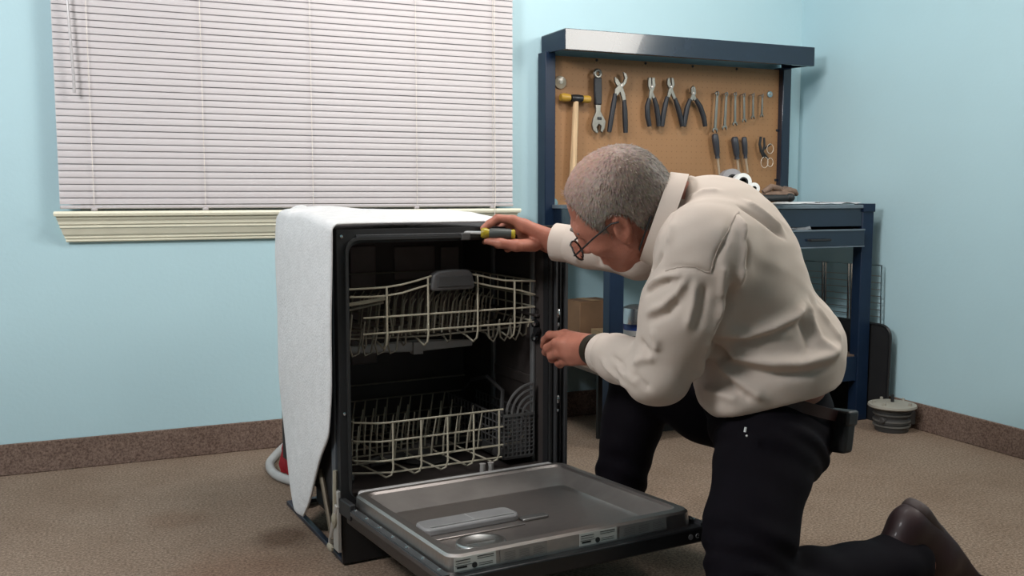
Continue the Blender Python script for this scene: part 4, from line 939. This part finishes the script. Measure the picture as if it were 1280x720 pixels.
# strands
pick = rg.randint(0, len(V), 9000); keep = rg.uniform(0, 1, 9000) > thin[pick]*.8; pick = pick[keep]; outw = ((V[pick]-H(-.012, 0, .0)) > -9).all(1); pick = pick[outw & (np.linalg.norm((V[pick]-H(-.02, 0, .02)), axis=1) > .07)]
rootp = V[pick]; nn = N[pick]; whorl = H(-.07, 0, .10)
dirv = rootp-whorl; dirv -= nn*(dirv*nn).sum(1, keepdims=True); dirv /= np.maximum(np.linalg.norm(dirv, axis=1, keepdims=True), 1e-6)
dirv = dirv*1.0+nn*.16+rg.normal(size=dirv.shape)*.14; dirv /= np.linalg.norm(dirv, axis=1, keepdims=True)
ln_ = rg.uniform(.009, .019, (len(pick), 1)); sidev = np.cross(dirv, nn); sidev /= np.maximum(np.linalg.norm(sidev, axis=1, keepdims=True), 1e-6)
b0 = rootp-nn*.001; tip = b0+dirv*ln_-nn*.002; mid = b0+dirv*ln_*.55+nn*.001; wd2 = .0006
SV = np.concatenate([b0-sidev*wd2, b0+sidev*wd2, mid+sidev*wd2*.8, mid-sidev*wd2*.8, tip], 0); n_ = len(pick); i_ = np.arange(n_)
SQ = np.stack([i_, i_+n_, i_+2*n_, i_+3*n_], 1); ST = np.stack([i_+3*n_, i_+2*n_, i_+4*n_, i_+4*n_], 1)
me = bpy.data.meshes.new('hair_strands'); me.from_pydata(SV.tolist(), [], SQ.tolist()+ST[:, :3].tolist()); me.materials.append(HAIRM)
jc, _ = hair_tint(qv[pick], rg.uniform(0, 1.25, n_)); jc = np.tile(jc, (5, 1))
ca = me.color_attributes.new('tint', 'FLOAT_COLOR', 'POINT'); ca.data.foreach_set('color', np.concatenate([jc, np.ones((len(jc), 1))], 1).astype(np.float32).ravel())
so_ = bpy.data.objects.new('hair_strands', me); COL.objects.link(so_); so_.parent = hair; so_['kind'] = 'stuff'
# ------------------------------------------------------------------ shirt
sh_ = Field((.78, 1.42, .35), (2.1, 2.72, 1.2), .0052)
bk_ = -frt
CH = J['chest']; WA = J['waist']
sh_.ell(CH-bk_*.008+spine*.0, (.165, .215, .21), TM, k=.06)
sh_.ell(A(886, 294, 2.22), (.122, .20, .12), TM, k=.06)
sh_.ell(WA, (.163, .205, .19), TM, k=.07)
sh_.ell(A(994, 430, 2.25), (.105, .17, .085), TM, k=.05)
sh_.ell(A(915, 478, 2.24), (.085, .16, .06), TM, k=.05)
sh_.cone(J['neck']-spine*.01, .075, CH, .12, .05)
# yoke and collar base
sh_.cone(J['neck']-spine*.035+lat*.07, .05, J['shR'], .075, .05); sh_.cone(A(846, 300, 2.12), .042, J['shL'], .085, .05)
# left sleeve (near), right sleeve (far)
mid_u = (J['shL']+J['elL'])/2
sh_.chain([J['shL'], mid_u+rt_*.012, J['elL']+rt_*.008], [.098, .091, .070], .04)
fa = nrm(J['elL']-J['wrL'])
sh_.chain([J['elL']+rt_*.004, J['wrL']+fa*.13, J['wrL']+fa*.062], [.068, .056, .046], .02)
sh_.ell(J['elL']-up_*.022+rt_*.0, (.066, .06, .045), None, k=.03)
fb = nrm(J['elR']-J['wrR'])
sh_.chain([J['shR'], J['elR'], J['wrR']+fb*.10, J['wrR']+fb*.02], [.095, .064, .054, .046], .03)
# flat cuff ends, bottom edge along the belt
sh_.cut(J['wrL']+fa*.060, -fa, J['wrL']-.09, J['wrL']+.10); sh_.cut(J['wrR']+fb*.012, -fb, J['wrR']-.09, J['wrR']+.09)
sh_.cut(A(975, 493, 2.25), nrm(up_*-.968+rt_*.25), sh_.lo, sh_.lo+sh_.h*sh_.n)
V, Q, N = sh_.mesh(); V = relax(V, Q, 3, .5)
# cloth folds: ridges (+) and creases (-) given as polylines on the near surface: (height, width, points px,py)
def surf_pt(px, py):
    # first surface point along the sight line of the shirt (authoring aid only)
    o_ = np.array([0, 0, CAMH]); d_ = np.array(FW+RT*((px-640)/FPX)-UP*((py-360)/FPX)); ts = np.arange(1.7, 2.8, .004); P2 = o_+ts[:, None]*d_
    ii = np.round((P2-sh_.lo)/sh_.h).astype(int); ok = ((ii >= 0) & (ii < sh_.n)).all(1); val = np.ones(len(ts)); val[ok] = sh_.F[ii[ok][:, 0], ii[ok][:, 1], ii[ok][:, 2]]
    w_ = np.where(val < 0)[0]; return P2[w_[0]] if len(w_) else None
folds = [
    (.016, .016, [(905, 418), (935, 416), (965, 408), (990, 396), (1005, 380)]), (-.010, .012, [(915, 428), (945, 424), (975, 414), (998, 404)]),
    (.014, .016, [(900, 436), (930, 446), (965, 454), (1000, 455), (1035, 446), (1050, 432)]), (-.011, .013, [(905, 450), (940, 462), (975, 468), (1010, 466), (1040, 456)]),
    (.014, .015, [(897, 448), (915, 468), (935, 485), (955, 497)]), (-.010, .011, [(905, 470), (922, 487), (940, 500)]), (.010, .013, [(880, 485), (905, 495), (925, 500)]),
    (-.016, .016, [(895, 425), (900, 440), (908, 452)]),
    (.012, .012, [(905, 370), (899, 400), (887, 430), (872, 460), (863, 478)]), (-.018, .014, [(918, 352), (912, 380), (903, 405), (893, 425), (880, 450)]),
    (.011, .010, [(922, 270), (928, 290), (930, 310), (926, 340), (918, 365)]), (-.010, .009, [(930, 295), (934, 315), (930, 340)]), (-.008, .008, [(913, 275), (907, 295), (893, 325)]), (.008, .010, [(905, 330), (902, 350), (900, 372)]),
    (-.009, .007, [(925, 258), (945, 270), (965, 285), (980, 297)]), (.008, .010, [(930, 252), (955, 268), (978, 288)]),
    (-.004, .006, [(833, 338), (850, 333), (870, 336), (888, 342)]), (-.005, .006, [(888, 342), (896, 325), (905, 305), (912, 285)]),
    (.010, .010, [(808, 365), (820, 352), (840, 343), (855, 342)]), (-.012, .009, [(808, 368), (822, 358), (840, 350)]), (.009, .010, [(808, 392), (830, 382), (848, 365), (860, 345)]), (-.009, .009, [(812, 402), (835, 392), (852, 375)]),
    (.007, .010, [(815, 412), (822, 425), (820, 440)]), (-.008, .009, [(800, 425), (808, 437), (815, 445)]), (.009, .012, [(793, 455), (805, 448), (820, 446)]), (-.008, .009, [(793, 466), (802, 478), (812, 486)]), (.007, .010, [(770, 455), (785, 470), (800, 480)]),
    (-.006, .008, [(765, 445), (780, 460), (788, 475)]), (.006, .009, [(752, 448), (768, 470), (782, 484)]), (.006, .010, [(870, 350), (866, 380), (858, 410)]), (-.006, .010, [(882, 355), (877, 385), (868, 415)]),
    (.006, .010, [(838, 230), (855, 226), (870, 222)]), (-.006, .008, [(858, 226), (854, 245), (846, 262), (838, 280)]), (.006, .010, [(845, 260), (842, 285), (836, 305)]), (-.008, .008, [(828, 318), (820, 328), (813, 340)]), (.006, .010, [(860, 250), (880, 240), (900, 240)]),
    (.010, .014, [(1008, 375), (1012, 400), (1022, 425), (1040, 440)]), (-.006, .010, [(1000, 395), (1006, 420), (1012, 440)]), (.006, .012, [(1020, 380), (1036, 405), (1050, 428)]),
    (-.006, .007, [(745, 312), (748, 322), (752, 332)]), (.005, .007, [(720, 300), (720, 312), (722, 328)]), (.006, .008, [(760, 310), (765, 322), (775, 332)]),
]
disp = np.zeros(len(V))
for hgt, wid, pts in folds:
    P3 = [surf_pt(*p_) for p_ in pts]; P3 = [p_ for p_ in P3 if p_ is not None]
    if len(P3) < 2: continue
    dm = np.full(len(V), 9.); tm = np.zeros(len(V)); Ls = len(P3)-1
    cand = np.where((np.abs(V-np.mean(P3, 0)) < np.ptp(np.array(P3), axis=0)/2+wid*3.5).all(1))[0]
    for i in range(Ls):
        a_, b_ = P3[i], P3[i+1]; ab = b_-a_; t = np.clip(((V[cand]-a_) @ ab)/max(ab @ ab, 1e-9), 0, 1); dd_ = np.linalg.norm(V[cand]-a_-t[:, None]*ab, axis=1)
        better = dd_ < dm[cand]; dm[cand] = np.where(better, dd_, dm[cand]); tm[cand] = np.where(better, (i+t)/Ls, tm[cand])
    disp += 1.45*hgt*np.exp(-(dm/(wid*.82))**1.6)*np.clip(np.minimum(tm, 1-tm)*5+.25, 0, 1)
lown = np.sin(V @ np.array([31., 17, 9])+2*np.sin(V @ np.array([9., 23, 41])))*np.sin(V @ np.array([-13., 29, 27]))
V = V+N*(disp+.0016*lown)[:, None]; V = relax(V, Q, 1, .3)
SHIRT = mat('beige cotton shirt', (.58, .49, .425), .85, var=.03, scale=8, bump=.06, bscale=500, spec=.2)
shirt = npobj('shirt', V, Q, SHIRT, MAN)
tree_V = V.copy()
def near(px, py):
    s_ = surf_pt(px, py)
    if s_ is None: return None
    i = np.argmin(((tree_V-s_)**2).sum(1)); return tree_V[i]+N[i]*.0005
def seam(pts):
    P3 = []
    for a_, b_ in zip(pts, pts[1:]):
        for k in range(6): P3.append(near(a_[0]+(b_[0]-a_[0])*k/6, a_[1]+(b_[1]-a_[1])*k/6))
    P3 = [p_ for p_ in P3 if p_ is not None]; P3 = [P3[0]]+[(P3[i-1]+P3[i]*2+P3[i+1])/4 for i in range(1, len(P3)-1)]+[P3[-1]]
    o = obj('seam', MB().tube(P3, .0016, 5), SEAM, shirt); pass
SEAM = mat('shirt seam shade', (.40, .33, .28), .9)
seam([(833, 339), (845, 334), (858, 333), (872, 336), (888, 342)]); seam([(888, 342), (893, 325), (900, 310), (908, 293), (916, 276), (926, 262)])
# collar: stand and fold as a band round the neck
nb = J['neck']-spine*.0; nax = nrm(.75*spine+.25*nrm(HC-J['neck']))
c1 = nrm(frt-nax*(frt @ nax)); c2 = np.cross(nax, c1)
def band(name, c, ax, e1, e2, r1, r2, h0, h1, th, mt, parent=MAN, a0=0, a1=360, flare=0, n=40, drop=None):
    vs = []; full = (a1-a0) >= 360
    for i in range(n+(0 if full else 1)):
        a = R(a0+(a1-a0)*i/n); ca_, sa_ = math.cos(a), math.sin(a); dz = drop(a) if drop else 0
        for (rr, hh) in ((0, h0), (0, h1), (th+flare*0, h1), (th+flare, h0+dz)): vs.append(c+(e1*ca_*(r1+rr)+e2*sa_*(r2+rr))+ax*hh)
    N_ = n if full else n+1; fs = []
    for i in range(n):
        j = (i+1) % N_
        for k in range(4): fs.append((i*4+k, i*4+(k+1) % 4, j*4+(k+1) % 4, j*4+k))
    m = MB(); m.add(vs, fs); o = obj(name, m, mt, parent, smooth=50); o.matrix_parent_inverse = Matrix.Translation(-MAN.location); return o
if True:
    cc = A(821, 271, 2.17); nax = camv(-.93, .33, .12); c1 = nrm(frt-nax*(frt @ nax)); c2 = np.cross(nax, c1)
    band('collar', cc, nax, c1, c2, .100, .099, -.036, .004, .005, SHIRT, flare=.008, n=48, drop=lambda a: -.016*max(0, math.cos(a))**2)
band('neck_ring', cc+nax*.012, nax, c1, c2, .090, .089, -.002, .002, .004, BLACKM)  # thin black ring along the collar edge
# cuffs
for s_, f_, off_, r_ in (('L', fa, .062, .044), ('R', fb, .014, .044)):
    e1 = nrm(np.cross(f_, up_)); e2 = np.cross(f_, e1); band('cuff', J['wr'+s_]+f_*off_, f_, e1, e2, r_, r_, -.004, .062, .006, SHIRT, flare=.001, n=32)
m = MB(); pc = J['wrR']+fb*.035-up_*.035-fw_*.032; m.lathe([(0, 0), (.006, 0), (.006, .003), (0, .003)], 12, pc, M=Matrix.Rotation(R(90), 3, 'X')); o = obj('cuff_button', m, mat('dark button', (.06, .05, .045), .4), MAN); o.matrix_parent_inverse = Matrix.Translation(-MAN.location)
# wrist strap of the near arm
e1 = nrm(np.cross(fa, up_)); e2 = np.cross(fa, e1)
band('watch_strap', J['wrL']+fa*.012-fw_*.0, fa, e1, e2, .0335, .0345, -.014, .014, .005, mat('dark olive strap', (.028, .022, .014), .5), n=32)
# ------------------------------------------------------------------ trousers
tr = Field((.85, 1.25, -.03), (2.2, 2.8, .72), .0072)
PE = J['pelvis']
tr.ell(PE+spine*.02+bk_*.0, (.140, .195, .13), TM, k=.05); tr.ell(PE-spine*.04+bk_*.008, (.098, .18, .09), TM, k=.04)
tr.cone(PE+spine*.02, .135, PE+spine*.085, .135, .04)
kl = J['knL']; hlp = J['hipL']
tr.chain([hlp, hlp*.5+kl*.5-rt_*.008, kl], [.116, .093, .078], .04)
tr.chain([kl, kl*.6+J['anL']*.4+up_*.012, J['anL']*.85+kl*.15, J['anL']*.965+kl*.035], [.080, .078, .066, .062], .02)
kr = J['knR']; hr = J['hipR']
tr.chain([hr, hr*.5+kr*.5, kr], [.118, .108, .088], .05); tr.chain([kr, kr*.6+J['anR']*.4, J['anR']], [.086, .080, .066], .03)
tr.cut(A(0, 0, 1)*0, (0, 0, -1), (.8, 1.2, -.1), (2.3, 2.9, .05))
V, Q, N = tr.mesh(); V = relax(V, Q, 3, .5)
wr_ = np.sin(V @ np.array([18., 30, 60])+3*np.sin(V @ np.array([12., 9, 14])))*np.sin(V @ np.array([25., -14, 22])+1)
V = V+N*(.004*wr_)[:, None]; V[:, 2] = np.maximum(V[:, 2], .002)
TROU = mat('dark navy black twill', (.0042, .003, .0052), .85, var=.15, scale=6, bump=.08, bscale=400, spec=.12)
npobj('trousers', V, Q, TROU, MAN)
# belt following the waist
bc = A(975, 497, 2.29); bax = nrm(up_*.955+rt_*.28); be1 = nrm(frt-bax*(frt @ bax)); be2 = np.cross(bax, be1)
band('belt', bc, bax, be1, be2, .137, .177, -.013, .013, .005, mat('dark reddish leather belt', (.022, .006, .005), .45), n=56)
# phone pouch at the belt
pm_ = Matrix.Translation(A(1050, 538, 2.20)) @ Matrix(np.stack([nrm(rt_*.6+fw_*-.8), nrm(fw_*.6+rt_*.8), nrm(up_+rt_*.12)], 1).tolist()).to_4x4()
m = MB(); m.box(-.029, .029, -.018, .018, -.05, .046, M=pm_); o = obj('belt_pouch', m, BLACKM, MAN, bevel=.008); o.matrix_parent_inverse = Matrix.Translation(-MAN.location); pouch = o
m = MB(); m.box(-.031, .031, -.020, .021, .012, .048, M=pm_); o2 = obj('pouch_flap', m, mat('worn black leather', (.012, .011, .012), .5), pouch, bevel=.006)
m = MB(); pk = A(931, 540, 2.035); m.tube([pk, pk+up_*.010+rt_*.002], .0028, 6); m.ell(pk-up_*.008+rt_*.004, (.0025, .0025, .0025), n=8); o = obj('pocket_clip', m, mat('bright clip', (.7, .7, .68), .3), MAN); o.matrix_parent_inverse = Matrix.Translation(-MAN.location)
# ------------------------------------------------------------------ shoes
def shoe(name, heel, ball, toe, solen, mt):
    # heel, ball, toe: points on the sole line; solen: unit vector from the foot out through the sole
    heel, ball, toe, sn = map(np.array, (heel, ball, toe, solen)); ax_ = nrm(ball-heel); sd_ = nrm(np.cross(ax_, sn))
    lo = np.minimum(np.minimum(heel, ball), toe)-.15; hi = np.maximum(np.maximum(heel, ball), toe)+.15
    f = Field(lo, hi, .0055)
    f.chain([heel-sn*.042, (heel+ball)/2-sn*.045, ball-sn*.036, toe-sn*.030], [.040, .042, .044, .034], .03)
    f.cone(heel-sn*.045+ax_*.005, .039, heel-sn*.10+ax_*.015, .042, .02); f.ell((heel+ball)/2-sn*.065, (.045, .045, .045), None, k=.03)
    for a_, b_ in ((heel, ball), (ball, toe)): f.cone(a_-sn*.018, .036, b_-sn*.018, .038, .02)
    f.cut((heel+ball)/2-sn*.002, sn, np.minimum(heel, ball)-.1, np.maximum(heel, ball)+.1)
    V, Q, N = f.mesh(); V = relax(V, Q, 2, .5); V[:, 2] = np.maximum(V[:, 2], .004); up_o = npobj(name, V, Q, mt, MAN)
    g = Field(lo, hi, .0055); pts = [heel+sn*.0, (heel+ball)/2, ball, toe]; rs = [.038, .032, .048, .036]
    for i in range(3): g.cone(pts[i], rs[i], pts[i+1], rs[i+1], .02)
    sl_, P5 = g._sub(lo, hi); tt = (P5-heel) @ ax_; hgt = (P5-heel) @ sn
    L2 = np.linalg.norm(ball-heel); bend = np.where(tt > L2, ((toe-ball) @ sn)*(tt-L2)/max((toe-ball) @ ax_, 1e-3), 0)
    heelh = np.where(tt < L2*.36, .018, .004); hgt = hgt-bend
    g.F[sl_] = np.maximum(g.F[sl_], np.maximum(hgt-heelh, -.008-hgt)); V, Q, N = g.mesh(); V = relax(V, Q, 1, .3); V[:, 2] = np.maximum(V[:, 2], .002)
    npobj('shoe_sole', V, Q, mat('brown grey shoe sole', (.055, .036, .033), .6), up_o)
    return up_o
SHOE = mat('dark maroon shoe leather', (.022, .005, .006), .55, var=.15, scale=10, coat=.05)
s1 = shoe('shoe', A(1146, 641, 2.24), A(1222, 708, 2.36), A(1228, 742, 2.37), nrm(rt_*.55+up_*.55+fw_*.2), SHOE)
s2 = shoe('shoe', np.array([*A(775, 672, 2.70)[:2], .012]), np.array([*A(735, 672, 2.68)[:2], .006]), np.array([*A(715, 674, 2.66)[:2], .008]), (0, 0, -1), SHOE)
# ------------------------------------------------------------------ glasses
GB = mat('dark brown spectacle frame', (.012, .010, .010), .35)
def mobj(name, m, mt, parent=MAN, **k):
    o = obj(name, m, mt, parent, **k)
    if parent is MAN: o.matrix_parent_inverse = Matrix.Translation(-MAN.location)
    return o
m = MB(); m2 = MB()
for sy in (1, -1):
    c = (.118, sy*.034, -.022); ring = [H(c[0]-.10*abs(.024*math.cos(R(k)))*0-.004*(math.cos(R(k))*sy > .3), c[1]+.026*math.cos(R(k)), c[2]+.020*math.sin(R(k))) for k in range(0, 360, 20)]
    m.tube(ring, .0022, 6, closed=True)
    m2.add([H(c[0], c[1], c[2])]+ring, [(0, i+1, (i+1) % 18+1) for i in range(18)])
    m.tube([H(.116, sy*.060, -.016), H(.105, sy*.074, -.010), H(.05, sy*.083, .004), H(.0, sy*.086, .012), H(-.014, sy*.085, .006)], .0022, 6)
m.tube([H(.118, .009, -.018), H(.121, 0, -.014), H(.118, -.009, -.018)], .002, 6)
gl = mobj('glasses', m, GB, smooth=60)
mobj('lens', m2, mat('clear lens', (.95, .95, .95), .02, trans=1, var=.0), gl, smooth=60)
# eyebrows
m = MB()
for sy in (1, -1): m.tube([H(.096, sy*.015, .016), H(.095, sy*.032, .022), H(.080, sy*.052, .014)], [.004, .0055, .003], 6)
mobj('eyebrows', m, mat('grey brow hair', (.16, .13, .11), .8), smooth=60)
# ------------------------------------------------------------------ screwdriver in the hand
a_, b_ = A(601, 291, 2.53), A(644, 293, 2.535); tipp = A(567, 290, 2.525)
T = thing('screwdriver', 'yellow and black handled screwdriver held in the raised hand against the dishwasher top', 'screwdriver', tuple(a_)); ao = Vector(a_)
yw = mat('amber plastic handle', (.33, .25, .02), .25)
va, vb, vt = Vector(a_)-ao, Vector(b_)-ao, Vector(tipp)-ao
obj('handle', MB().tube([va, va.lerp(vb, .05), va.lerp(vb, .14), va.lerp(vb, .22), va.lerp(vb, .9), va.lerp(vb, .97), vb], [.011, .0145, .0145, .0115, .0125, .0135, .010], 12), yw, T, smooth=50)
ext = Vector(up_)*.004-Vector(fw_)*.004
obj('grip', MB().tube([va.lerp(vb, .24), va.lerp(vb, .3), va.lerp(vb, .82), va.lerp(vb, .88)], [.0122, .0138, .0142, .0128], 12), mat('grey black grip', (.05, .055, .05), .5), T, smooth=50)
obj('shaft', MB().tube([va, va.lerp(vt, .9), vt], [.0042, .0042, .0035], 8), mat('bright steel shaft', (.85, .85, .85), .25, .6), T)
